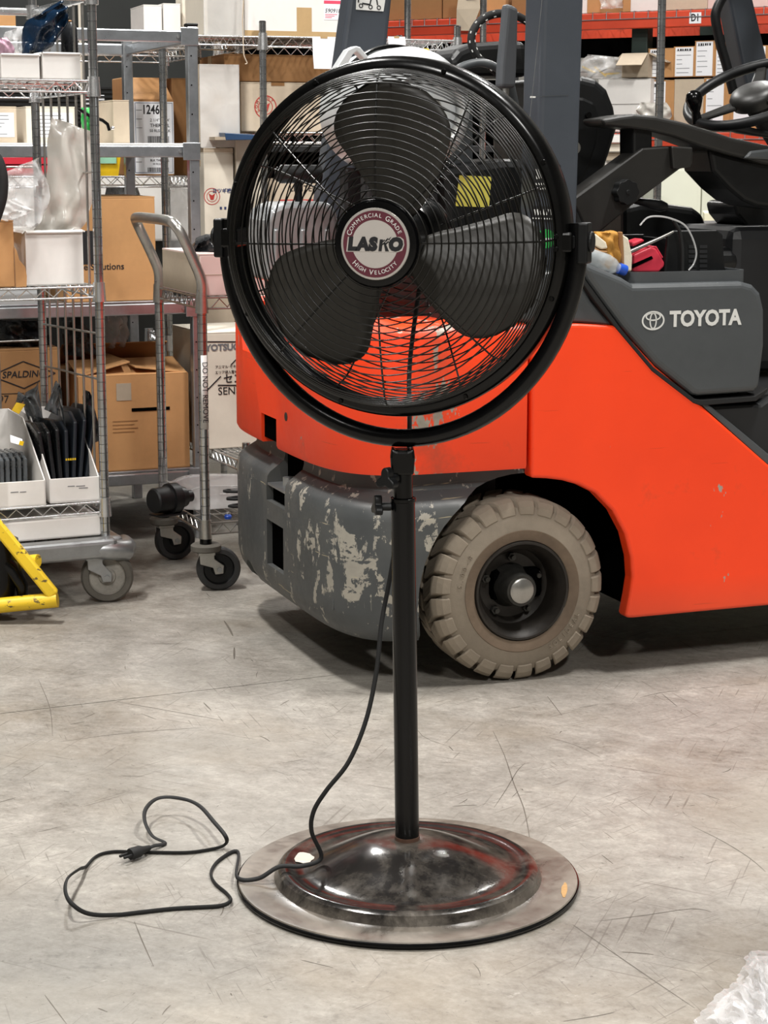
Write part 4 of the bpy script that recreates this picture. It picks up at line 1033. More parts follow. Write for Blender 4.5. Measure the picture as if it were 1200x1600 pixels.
# ================================================================== near wire cart on the left
CA = Fr(-.800, 5.413, 25)
def cart_a():
    F = CA
    r = F.root('wire_shelf_cart', 'tall chrome wire shelf cart with white bins, nearest at the left edge', 'cart')
    U0, D = -.92, .62
    for u in (0, U0):
        for v in (0, D): post(r, u, v, .19, 1.76)
    for z in (1.466, .903, .290): wire_shelf(r, U0, 0, 0, D, z)
    # top handrail: flat chrome band all round with collars
    tb = MB()
    for v in (0, D): tb.box((U0/2, v, 1.690), (abs(U0), .014, .022))
    for u in (0, U0): tb.box((u, D/2, 1.690), (.014, D, .022))
    tp = tb.build('top_rail', M['chrome'], r, bevel=.006, seg=3)
    for u in (0, U0):
        for v in (0, D): MB().cyl((u, v, 1.670), (u, v, 1.71), .0195, n=18).build('collar', M['chrome'], tp, smooth=40)
    # end grid: six upright rods between the end posts, and some on the back
    for i in range(6): MB().cyl((0.0, .09+.088*i, .262), (0.0, .09+.088*i, 1.69), .0038, n=8).build('rod', M['chrome_dull'], r, smooth=60)
    for u in (-.14, -.40, -.66): MB().cyl((u, D, .262), (u, D, 1.69), .0038, n=8).build('rod', M['chrome_dull'], r, smooth=60)
    for z in (.62, .75, 1.20): MB().cyl((0.0, 0, z+.02), (0.0, D, z), .0032, n=8).build('cross_rod', M['chrome_dull'], r, smooth=60)
    for z in (.70, 1.23): MB().cyl((U0, D, z), (0, D, z), .0032, n=8).build('cross_rod', M['chrome_dull'], r, smooth=60)
    # dolly frame with bumpers
    bm = MB()
    for v in (-.03, D+.03): bm.bx(U0-.02, .02, v-.03, v+.03, .135, .192)
    for u in (0.015, U0-.015): bm.bx(u-.03, u+.03, -.03, D+.03, .135, .192)
    bm.build('dolly_frame', M['steel'], r, bevel=.014, seg=3)
    for u, v in ((.025, -.03), (.025, D+.03), (U0-.025, -.03), (U0-.025, D+.03)):
        sg = 1 if u > 0 else -1
        MB().tube([V(u-sg*.075, v, .160), V(u-sg*.03, v-math.copysign(.010, D/2-v), .157), V(u+sg*.022, v-math.copysign(.004, D/2-v), .150), V(u+sg*.038, v+math.copysign(.035, D/2-v), .150), V(u+sg*.040, v+math.copysign(.075, D/2-v), .156)], [.026, .030, .031, .030, .026], 12).build('corner_bumper', M['steel'], r, smooth=50)
    M['old_tread'] = pm('old_tread', '5a564f', .8, 0, .2, 20)
    M['old_core'] = pm('old_core', '8c8880', .6, 0, .35, 20)
    for u, v, yaw in ((0, 0, -42+25, ), (-.02, D, -60), (U0, 0, 30), (U0, D, 120)):
        caster(r, u-.034, v, yaw, .075, .042, .135, 'old_tread', 'old_core', 'steel', .034)
    MB().bx(U0+.05, -.012, .0, D-.05, .193, .252).build('bottom_tray', M['card_white'], r, bevel=.006)
cart_a()
def cart_a_goods():
    F = CA
    # bins with sloping sides
    def bin_(u0, u1, v0, v1, z, hf, hb, label, yaw=0.0):
        w_ = (u1-u0); d = v1-v0; p = F.w((u0+u1)/2, v0, z)
        r = thing('parts_bin', label, 'bin', (p.x, p.y, z), R(F.deg+yaw), 'white open bins on the wire cart')
        t = .004
        MB().bx(-w_/2, w_/2, 0, t, 0, hf).build('front_panel', M['card_white'], r, bevel=.0015)
        MB().bx(-w_/2, w_/2, d-t, d, 0, hb).build('back_panel', M['card_white'], r)
        for s in (-1, 1):
            MB().prism([(0, 0), (d, 0), (d, hb), (d*.55, hb), (0, hf)], s*w_/2, s*(w_/2-t), lambda a, b, q: V(q, a, b)).build('side_panel', M['card_white'], r, bevel=.001)
        MB().bx(-w_/2, w_/2, 0, d, 0, t).build('bin_bottom', M['card_white'], r)
        return r
    z3 = .2935
    r1 = bin_(-.155, -.012, .012, .50, z3, .070, .215, 'white open bin of black pouches beside the chrome post', -4)
    for k, (xa, xb, zz) in enumerate(((-.02, .0, .045), (.004, .03, .044), (.012, .038, .038))): MB().bx(xa, xb, -.0007, .0, zz, zz+.0022).build('pencil_mark', M['print_grey'], r1)
    r2 = bin_(-.310, -.172, -.0, .50, z3, .072, .215, 'white open bin holding wrapped grey parts, second from the chrome post', -3)
    for k, (xa, xb, zz) in enumerate(((-.03, -.008, .042), (-.004, .014, .041))): MB().bx(xa, xb, -.0007, .0, zz, zz+.0022).build('pencil_mark', M['print_grey'], r2)
    r3 = bin_(-.455, -.325, .005, .50, z3, .070, .215, 'tan-fronted open bin cut by the left picture edge', -2)
    # pouches standing in the bins (thin black cases with sealed tops)
    rnd = random.Random(4)
    def case(u, v, wdt, h, th, tilt, lean, mat, label, group, yaw=0):
        p = F.w(u, v, z3+.005); r = thing('flat_pouch', label, 'pouch', p, R(F.deg+yaw), group)
        Mx = Matrix.Rotation(R(tilt), 4, 'Y') @ Matrix.Rotation(R(lean), 4, 'X')
        out = [(-wdt/2, 0), (wdt/2, 0), (wdt/2, h*.82), (wdt*.34, h*.93), (wdt*.22, h), (-wdt*.30, h*.97), (-wdt/2, h*.84)]
        MB().prism(out, -th/2, th/2, lambda a, b, d: Mx @ V(d, a, b)).build('pouch_body', M[mat], r, bevel=min(.004, th*.4))
        MB().box((0, 0, 0), (th+.002, wdt*.7, .010)).xf(Mx @ Matrix.Translation((0, 0, h*.80))).build('sealed_edge', M['black_plastic'], r)
        return r, Mx
    ords = ('first', 'second', 'third', 'fourth', 'fifth', 'sixth', 'seventh')
    for i in range(7):
        c, Mx = case(-.128+.017*i, .26, .30, .20+.02*rnd.random()+(.03 if i > 3 else 0), .012, -7+3.0*i, -6, 'bag_black' if i < 3 else 'navy_case', 'black flat pouch, %s from the left in the white bin beside the chrome post' % ords[i], 'black pouches in the bin')
    for k in range(5): MB().bx(-.058+.0065*k, -.0535+.0065*k, -.1635, -.163, .102, .108).build('yellow_print', M['yellow'], c)
    for i in range(6): case(-.285+.017*i, .22, .22, .125, .012, 2, -4, 'bag_grey', 'dark wrapped part, %s from the left in the second white bin' % ords[i], 'wrapped parts in the second bin')
    pouch(F, [(22, 640), (30, 612), (38, 640), (60, 690)], [(60, 596), (66, 640), (74, 690), (86, 700)], .30, .02, 'bag_grey', 'crumpled grey bag with a yellow tag poking out between the bins', 'bag', amp=.02, seed=8)
    pouch(F, [(70, 640), (80, 612), (90, 596), (96, 640), (100, 700)][0:4], [(92, 650), (92, 630), (94, 610), (104, 690)], .20, .012, 'bag_grey', 'tall clear-edged grey bag rising from the bin by the post', 'bag', amp=.012, seed=9)
    pouch(F, [(122, 690), (128, 640), (132, 612), (136, 611)], [(160, 690), (150, 650), (142, 618), (138, 611)], .22, .015, 'bag_black', 'pointed black bag standing nearest the chrome post', 'bag', amp=.01, seed=10)
    q = F.onv(28, 632, .24); p = F.w(q[0], .235, q[1])
    rt = thing('yellow_tag', 'small yellow folded tag on the crumpled grey bag', 'tag', (p.x, p.y, p.z-.015), R(F.deg))
    MB().add([V(-.02, 0, 0), V(.0, -.004, -.012), V(.02, -.002, .015), V(-.005, .002, .022)], [(0, 1, 2, 3)]).build('tag_sheet', M['yellow'], rt, solid=.001)
    q = F.onv(28, 690, .06); p = F.w(q[0], .055, q[1]-.012)
    rt = thing('folded_label', 'folded white and yellow label lying on the grey parts in the second bin', 'label', p, R(F.deg))
    MB().add([V(-.022, 0, .012), V(.012, 0, .0), V(.016, .02, .016), V(-.018, .02, .03)], [(0, 1, 2, 3)]).build('label_sheet', M['paper'], rt, solid=.001)
    MB().add([V(.0, -.002, .004), V(.012, -.001, .0), V(.016, -.001, .012), V(.004, -.002, .016)], [(0, 1, 2, 3)]).build('yellow_end', M['yellow'], rt, solid=.001)
    # shelf two: white carton, tall film bag, brown carton at the edge
    z2 = .9065
    carton_px(F, .05, 39, 131, 361, 437, .30, 'card_white', 'white carton with a torn top holding tall clear film, on the middle shelf', z0=z2, tape=False, open_=.01)
    pouch(F, [(80, 182), (76, 220), (72, 280), (64, 330), (52, 362)], [(147, 208), (148, 250), (146, 310), (134, 345), (122, 362)], .14, .022, 'film_milky', 'tall milky plastic film bag rising from the white carton', 'bag', amp=.014, seed=2)
    pouch(F, [(12, 268), (6, 290), (0, 320), (14, 350)], [(62, 246), (76, 290), (70, 330), (52, 358)], .08, .045, 'film_clear', 'shiny clear film bundle slumped left of the tall film bag', 'bag', amp=.035, seed=3)
    pouch(F, [(-6, 312), (-8, 325), (-6, 338), (8, 346)], [(20, 312), (48, 326), (50, 332), (28, 342)], .02, .02, 'film_clear', 'crumpled white-blue plastic sheet hanging over the brown carton', 'bag', amp=.02, seed=5)
    c, w_, h = carton_px(F, .03, -40, 24, 345, 437, .30, 'card', 'brown torn carton cut by the left edge on the middle shelf', z0=z2, tape=False)
    MB().prism([(w_/2, 0), (w_/2+.030, 0), (w_/2+.032, .03), (w_/2+.028, .055), (w_/2+.012, .075), (w_/2+.006, .10), (w_/2, .11)], -.003, .001, lambda a, b, d: V(a, d, b)).build('torn_flap', M['card'], c)
    # top shelf: two white boxes, blue bag, black roll, pink bag
    z1 = 1.4695
    carton_px(F, .03, 66, 126, 82, 116, .26, 'card_white', 'small white open box on the top shelf beside the post', z0=z1, open_=.006)
    carton_px(F, .03, 1, 62, 84, 116, .26, 'card_white', 'small white open box on the top shelf at the left edge', z0=z1, open_=.006)
    pouch(F, [(92, 2), (60, 22), (40, 38), (34, 84)], [(106, 18), (106, 24), (92, 60), (72, 84)], .14, .04, 'film_blue', 'dark blue plastic bag bunched up in the small white boxes', 'bag', amp=.03, seed=12)
    pouch(F, [(8, 50), (6, 66), (8, 84)], [(40, 40), (38, 66), (36, 84)], .20, .03, 'film_clear', 'clear crinkled bag behind the left white box', 'bag', amp=.02, seed=13)
    pouch(F, [(-10, 62), (-8, 72), (-6, 86)], [(10, 58), (20, 70), (22, 86)], .08, .03, M and 'pinkbag', 'pink plastic pouch in the left white box', 'bag', amp=.01, seed=14)
    q0, q1 = F.onv(109, 82, .22), F.onv(109, 38, .22); p = F.w(q0[0], .22, z1+.005)
    rr = thing('black_roll', 'black roll of sheeting standing in the right small white box', 'roll', p, R(F.deg))
    MB().lathe([(.0, .0), (.024, .0), (.025, .05), (.024, q1[1]-z1-.02), (.015, q1[1]-z1), (.0, q1[1]-z1+.002)], 24).build('roll_body', M['bag_black'], rr, smooth=40)
    MB().lathe([(.006, q1[1]-z1), (.009, q1[1]-z1+.004), (.006, q1[1]-z1+.006)], 16, close=True).build('roll_core', M['card'], rr)
M['pinkbag'] = pm('pinkbag', 'b793a5', .35, 0, .15, 12)
cart_a_goods()

# ================================================================== pallet jack, yellow, at the left edge
def yellow_paint():
    n = NT('yellow_paint'); f = n.noise(30, 5, .7, n.mapped((1, 1, 1.6))); c = n.ramp(n.noise(5, 3), [(.3, s2l('d9b31e')), (.7, s2l('f0cb2c'))])
    k = n.ramp(f, [(.60, 0.0), (.64, 1.0)]); n.col(n.mix(n.math('MULTIPLY', k, .9), c, s2l('4a3d2a'))); n.rough(.45); n.bump(k, .1, .002); return n.m
M['yellow_paint'] = yellow_paint()
def pallet_jack():
    g0 = gnd(86, 974)
    r = thing('pallet_jack', 'worn yellow pallet jack frame with a black pump, cut by the left edge', 'pallet jack', (g0.x, g0.y, 0), R(8))
    K = lambda px, py, y=0.0: (lambda p: V(*(Matrix.Rotation(-R(8), 3, 'Z') @ (p-V(g0.x, g0.y, 0)))))(at(px, py, g0.y+y))
    a, b = K(92, 940), K(-90, 952); dn = V(0, 0, 1)
    MB().tube([K(90, 937), K(60, 940), K(0, 946), K(-120, 956)], .0215, 12).build('cross_tube', M['yellow_paint'], r, smooth=50)
    p = K(84, 930); q = K(-40, 778, .0)
    b = MB(); d = (q-p).normalized(); x = V(0, 1, 0); z = d.cross(x).normalized(); Mx = Matrix((x, z, d)).transposed()
    b.box((p+q)/2, (.030, .034, (q-p).length), Mx); b.build('brace', M['yellow_paint'], r, bevel=.006)
    p2 = K(78, 938, .02); q2 = K(58, 906, .12)
    MB().tube([K(60, 876, .05), K(28, 878, .07)], .018, 14).build('side_stub', M['yellow_paint'], r, smooth=50)
    MB().tube([K(-10, 868, .04), K(20, 890, .04), K(34, 915, .04), K(36, 935, .04)], [.030, .024, .018, .015], 12).build('pump_arm', M['black_satin'], r, smooth=50)
    MB().tube([K(0, 840, .06), K(-4, 930, .06)], [.050, .055], 20).build('pump_body', M['black_satin'], r, smooth=50)
    for t in (K(-30, 940, .06), K(-90, 940, .06)):
        MB().cyl((t.x, t.y-.02, .035), (t.x, t.y+.03, .035), .035, n=28).build('roller', M['black_rubber'], r, smooth=40)
    # handle standing up at the edge: shaft and black loop grip
    MB().tube([K(-14, 900, .04), K(-26, 600, .02), K(-30, 400, .0)], .017, 12).build('handle_shaft', M['yellow_paint'], r, smooth=50)
    hp = [K(-30, 400), K(-55, 330), K(-55, 265), K(-30, 240), K(-8, 245), K(2, 270), K(3, 300), K(-4, 330), K(-30, 400)]
    MB().tube(spline(hp, 5), .016, 12).build('loop_grip', M['black_rubber'], r, smooth=60)
pallet_jack()

# ================================================================== second cart, with the U-shaped handle
CB = Fr(-.525, 5.546, 22)
def cart_b():
    F = CB; D = .46; UE = .90
    r = F.root('utility_cart', 'wire utility cart with a bent tubular handle and black casters, behind the forklift', 'cart')
    for v in (0, D):
        post(r, 0, v, .118, .885, .0145); post(r, UE, v, .118, .885, .0145)
    for u0 in (0, UE):
        sg = -1 if u0 == 0 else 1
        pts = spline([V(u0, 0, .86), V(u0, 0, .91), V(u0+sg*.018, 0, .96), V(u0+sg*.055, .0, 1.04), V(u0+sg*.070, .012, 1.068), V(u0+sg*.078, .05, 1.080), V(u0+sg*.078, D/2, 1.082), V(u0+sg*.078, D-.05, 1.080), V(u0+sg*.070, D-.012, 1.068), V(u0+sg*.055, D, 1.04), V(u0+sg*.018, D, .96), V(u0, D, .91), V(u0, D, .86)], 6)
        MB().tube(pts, .0155, 14).build('handle', M['chrome_dull'], r, smooth=60)
    for z in (.862, .200): wire_shelf(r, 0, UE, 0, D, z, .032, .03, .045, mat='chrome_dull')
    for u in (0, UE):
        for v in (0, D):
            MB().cyl((u, v, .120), (u, v, .190), .019, .0165, 16).build('leg_sleeve', M['black_satin'], r, smooth=40)
            MB().lathe([(.0, .118), (.040, .118), (.045, .122), (.045, .136), (.040, .140), (.0, .140)], 32, Matrix.Translation((u, v, 0))).build('bumper_disc', M['old_tread'], r, smooth=40)
    M['dark_tread'] = pm('dark_tread', '262626', .6, 0, .2, 20)
    for u, v, yaw in ((0, 0, -10), (0, D, 5), (UE, 0, 40), (UE, D, -30)): caster(r, u, v, yaw, .065, .034, .118, 'dark_tread', 'black_plastic', 'chrome_dull', .036)
    # sticker on the near post
    q0, q1 = F.onv(303, 556, -.016), F.onv(303, 672, -.016)
    b = MB(); rows = []
    for i in range(9):
        t = R(-90-38+76*i/8); rows.append([V(.0152*cos(t), .0152*sin(t), q1[1]), V(.0152*cos(t), .0152*sin(t), q0[1])])
    st = b.grid(rows).build('sticker', M['print_white'], r, smooth=60, solid=.0006)
    lettering('DO NOT REMOVE', .0235, 'print_black', st, (.001, -.0162, (q0[1]+q1[1])/2), (0, 0, -1), (1, 0, 0), name='lettering', sx=.93)
cart_b()
def cart_b_goods():
    F = CB; zt = .866
    c, w_, h = carton_px(F, .012, 312, 520, 397, 466, .40, 'card_pink', 'pinkish white long carton on the utility cart behind the fan yoke', z0=zt, tape=False)
    MB().bx(-w_/2-.0008, -w_/2, .004, .396, .004, h-.004).build('end_shade', M['card_grey'], c)  # shade on the left end, put in as a grey sheet
    MB().bx(-w_/2, w_/2, -.0008, 0, h*.5-.001, h*.5+.001).build('crease', M['card_grey'], c)
    pouch(F, [(322, 366), (302, 378), (296, 396)], [(342, 366), (350, 380), (352, 398)], .16, .05, 'bag_black', 'black crumpled bag on the pinkish carton left of the fan', 'bag', amp=.03, seed=21)
    pouch(F, [(368, 374), (366, 386), (366, 398)], [(392, 372), (396, 386), (396, 398)], .10, .02, 'blue', 'bright blue cloth on the pinkish carton seen through the grille', 'cloth', amp=.02, seed=22)
    zb = .204
    # black round motor unit
    q = F.onv(262, 757, .16); p = F.w(q[0], .16, zb)
    r = thing('motor_unit', 'black round motor unit with a yellow warning mark on the cart bottom shelf', 'motor', p, R(F.deg+20))
    Mx = Matrix.Translation((0, 0, .048)) @ Matrix.Rotation(R(-90), 4, 'Y') @ Matrix.Rotation(R(0), 4, 'X')
    MB().lathe([(.0, .055), (.034, .055), (.038, .050), (.040, .0), (.047, -.002), (.047, -.03), (.036, -.034), (.030, -.06), (.018, -.062), (.018, -.085), (.0, -.085)], 32, Mx).build('housing', M['black_plastic'], r, smooth=35)
    MB().add([Mx @ V(.0405*cos(R(a)), .0405*sin(R(a)), z_) for a, z_ in ((30, .012), (30, .030), (50, .021))], [(0, 1, 2)]).build('warning_mark', M['yellow'], r, solid=.0006)
    MB().bx(-.05, .05, -.03, .03, .0, .006).build('mount_foot', M['black_plastic'], r, bevel=.002)
    # clear tray with parts
    q0, q1 = F.onv(285, 775, .20), F.onv(372, 745, .20)
    u0 = q0[0]; p = F.w(u0+.16, .20, zb)
    r = thing('clear_tray', 'clear moulded plastic tray with wavy rim on the cart bottom shelf', 'tray', p, R(F.deg))
    b = MB(); ou = []; N = 40
    for i in range(N):
        t = 2*pi*i/N; ou.append((math.copysign(abs(cos(t))**.5, cos(t)), math.copysign(abs(sin(t))**.5, sin(t))))
    rows = [[V(.15*a, .09*c_+.09, .0) for a, c_ in ou], [V(.16*a, .10*c_+.09, .065+.006*sin(7*i)) for i, (a, c_) in enumerate(ou)], [V(.175*a, .112*c_+.09, .068+.008*sin(7*i)) for i, (a, c_) in enumerate(ou)]]
    b.grid(rows, closed_v=True); b.f.append(tuple(range(N))); b.build('tray_shell', M['film_clear'], r, smooth=40, solid=.002)
    pts = [F.w(.20+.09*cos(t*.5), .10+.05*sin(t*.5)+.002*t, 0)-F.w(.20, .10, 0)+V(0, 0, .012+.0015*t) for t in range(0, 40)]
    p = F.w(.20, .10, zb); r = thing('cable_coil', 'coiled black cable on the cart bottom shelf beside the clear tray', 'cable', p, 0)
    MB().tube(pts, .0045, 8).build('cable', M['black_rubber'], r, smooth=60)
    q = F.onv(356, 788, .03); p = F.w(q[0], .03, zb); r = thing('blue_fitting', 'tiny blue and silver fitting on the cart bottom shelf', 'fitting', p, 0)
    MB().lathe([(.0, .0), (.010, .0), (.012, .008), (.007, .014), (.0, .016)], 14).build('fitting_cap', M['blue'], r, smooth=40); MB().lathe([(.0, .014), (.006, .014), (.006, .02), (.0, .021)], 12).build('fitting_tip', M['chrome'], r)
cart_b_goods()
# ================================================================== galvanised stand behind the carts
_p = at(311, 760, 6.35); ST = Fr(_p.x, _p.y, 22)
def stand():
    F = ST; r = F.root('storage_stand', 'galvanised steel stand with four levels of rails behind the carts', 'rack')
    U0, D = -1.30, .82; s = .017
    for u in (0, U0):
        for v in (0, D):
            p = MB().bx(u-s, u+s, v-s, v+s, 0, 1.672).build('post', M['galv'], r, bevel=.003)
            MB().bx(u-s-.002, u+s+.002, v-s-.002, v+s+.002, 1.672, 1.682).build('post_cap', M['black_plastic'], p, bevel=.003)
            for k in range(16): MB().cyl((u-.006, v-s-.0012, .20+.092*k), (u-.006, v-s+.001, .20+.092*k), .0025, n=8).build('slot', M['black_void'], p)
    # middle uprights that carry the rails
    for u, v in ((-.75, .06),): MB().bx(u-.015, u+.015, v-.012, v+.012, .24, 1.63).build('mid_upright', M['galv'], r, bevel=.003)
    for i, z in enumerate((1.640, 1.278, .772, .212)):
        for v in (0, D):
            rl = MB().bx(U0+s, -s, v-.008, v+.008, z-.019, z+.019).build('rail', M['galv'], r, bevel=.004)
            if v == 0:
                for u in (-.045, -.42, -.85): MB().cyl((u, -.0085, z), (u, -.011, z), .006, n=10).build('bolt', M['steel'], rl)
        for u in (0, U0): MB().bx(u-.008, u+.008, s, D-s, z-.019, z+.019).build('side_rail', M['galv'], r, bevel=.004)
        for v in (0,):
            b = MB().bx(-s-.022, s+.002, -s-.003, -s, z-.028, z+.028); b.build('corner_bracket', M['galv'], r, bevel=.003)
        if i: MB().bx(U0+.01, -.012, .01, D-.01, z+.019, z+.026).build('deck', M['card_white'] if i == 1 else M['galv'], r, bevel=.002)
stand()
def stand_goods():
    F = ST
    zl = .7985
    c, w_, h = carton_px(F, .02, 100, 245, 308, 466, .36, 'card', 'brown carton with black lettering on the steel stand', z0=zl)
    lettering('se Solutions', .030, 'print_black', c, (F.onv(158, 417, .02)[0]-F.onv(172.5, 417, .02)[0], -.0008, F.onv(158, 417, .02)[1]-zl), bold=.0003)
    MB().bx(-w_/2+.04, -w_/2+.11, -.0012, 0, h*.36, h*.68).build('black_sticker', M['print_black'], c)
    zl = .2385
    c, w_, h = carton_px(F, .02, 122, 297, 590, 737, .40, 'card', 'brown open carton with a hand slot, low on the stand between the carts', z0=zl, open_=.19, loose=True)
    MB().bx(-.01, .12, -.0015, 0, h*.62, h*.655).build('hand_slot', M['black_void'], c, bevel=.0007)
    MB().bx(-.06, -.01, -.0012, 0, h*.74, h*.92).build('clear_tape', M['card_grey'], c)
    for k in range(4): MB().bx(-.075, .01-.012*(k % 2), -.0010, 0, h*.52-.012*k, h*.52-.012*k+.003).build('print_line', M['card_dark'], c)
    c, w_, h = carton_px(F, .02, -35, 99, 548, 737, .40, 'card_dark', 'brown carton with a printed diamond frame, left of the hand-slot carton', z0=zl)
    cx = F.onv(38, 584, .02)[0]-F.onv(32, 584, .02)[0]; cz = F.onv(38, 585, .02)[1]-zl
    lettering('SPALDING', .030, 'print_black', c, (cx, -.0008, cz), bold=.0004, shear=.15)
    def ln(x0, z0, x1, z1, wd=.0035):
        d = V(x1-x0, 0, z1-z0); n_ = V(-d.z, 0, d.x).normalized()*wd/2; a, b = V(cx+x0, -.0008, cz+z0), V(cx+x1, -.0008, cz+z1)
        MB().add([a-n_, b-n_, b+n_, a+n_], [(0, 1, 2, 3)]).build('print_line', M['print_black'], c, solid=.0004)
    for p, q in (((-.105, .0), (.0, .042)), ((.0, .042), (.103, .0)), ((.103, .0), (.0, -.045)), ((.0, -.045), (-.105, 0))): ln(*p, *q)
    ln(-.105, -.060, .0, -.060, .002)
    lettering("'97", .034, 'print_black', c, (cx-.070, -.0008, cz-.078))
    pouch(F, [(-10, 500), (-8, 525), (-4, 549)], [(60, 500), (78, 525), (84, 549)], .16, .09, 'bag_black', 'big black bag slumped on the diamond-print carton', 'bag', amp=.04, seed=31)
    pouch(F, [(100, 498), (96, 520), (100, 556)], [(122, 486), (140, 520), (148, 552)], .26, .05, 'bag_grey', 'dark grey bag with tangled straps above the hand-slot carton', 'bag', amp=.05, seed=32)
    pouch(F, [(160, 492), (160, 520), (166, 545)], [(196, 490), (200, 515), (200, 540)], .30, .05, 'film_clear', 'shiny clear plastic bag hanging under the stand rail', 'bag', amp=.03, seed=33)
    # middle level: long white panel on the deck, yellow bin, red bin, tan box, black bracket arm
    zl = 1.3045
    carton_px(F, .10, 176, 203, 156, 214, .30, 'card_pale', 'tan narrow carton standing on the upper stand deck', z0=zl, tape=False)
    b, w_, h = carton_px(F, .30, 40, 118, 166, 214, .25, 'card_cream', 'pale carton with a printed form on the upper stand deck', z0=zl, tape=False)
    def form(c, x0, x1, z0, z1, seed=1, y=-.0006, head=None):
        lb = sheet_label(c, x0, x1, z0, z1, y=y); rnd = random.Random(seed); n = 6
        for k in range(n):
            z = z1-(z1-z0)*(k+.8)/(n+.6); xa = x0+(x1-x0)*.08; xb = x0+(x1-x0)*(.35+.55*rnd.random())
            MB().bx(xa, xb, y-.0012, y-.0006, z-.0012, z+.0012).build('print_line', M['print_grey'], c)
        if head:
            for k in range(6): MB().bx(x0+(x1-x0)*(.12+.13*k), x0+(x1-x0)*(.19+.13*k+.03*(k % 2)), y-.0012, y-.0006, z1-(z1-z0)*.12, z1-(z1-z0)*.05).build('print_mark', M['print_black'], c)
    form(b, -w_*.3, w_*.45, .02, h-.02, 5)
    b, w_, h = carton_px(F, .30, -20, 27, 166, 214, .25, 'card_pale', 'pale carton with a printed form at the left edge of the upper deck', z0=zl, tape=False)
    form(b, -w_*.45, w_*.4, .02, h-.02, 6)
    FORM.append(form)
FORM = []
stand_goods(); form = FORM[0]
def hooks_etc():
    # green glove and black bracket arm hanging beside the near cart post
    F = ST
    pouch(F, [(128, 168), (126, 185), (130, 204)], [(144, 168), (148, 185), (146, 206)], .05, .02, 'green', 'green cloth glove lying on the upper stand deck', 'glove', amp=.01, seed=41)
    p0 = F.onv(128, 182, .02); p = F.w(p0[0], .02, 1.3045)
    r = thing('bracket_arm', 'small black bracket arm with a ball end on the upper deck', 'bracket', p, R(F.deg))
    K = lambda px, py: V(F.onv(px, py, .02)[0]-p0[0], 0, F.onv(px, py, .02)[1]-1.3045)
    MB().tube([K(122, 170), K(140, 181), K(160, 188), K(168, 194), K(171, 204)], .0055, 8).build('arm', M['black_satin'], r, smooth=50)
    MB().lathe([(.0, -.006), (.005, -.004), (.007, 0), (.005, .004), (.0, .006)], 12, Matrix.Translation(K(176, 200))).build('ball_end', M['chrome'], r, smooth=60)
    MB().bx(-.02, .05, -.01, .01, .0, .010).build('foot', M['black_satin'], r)
hooks_etc()

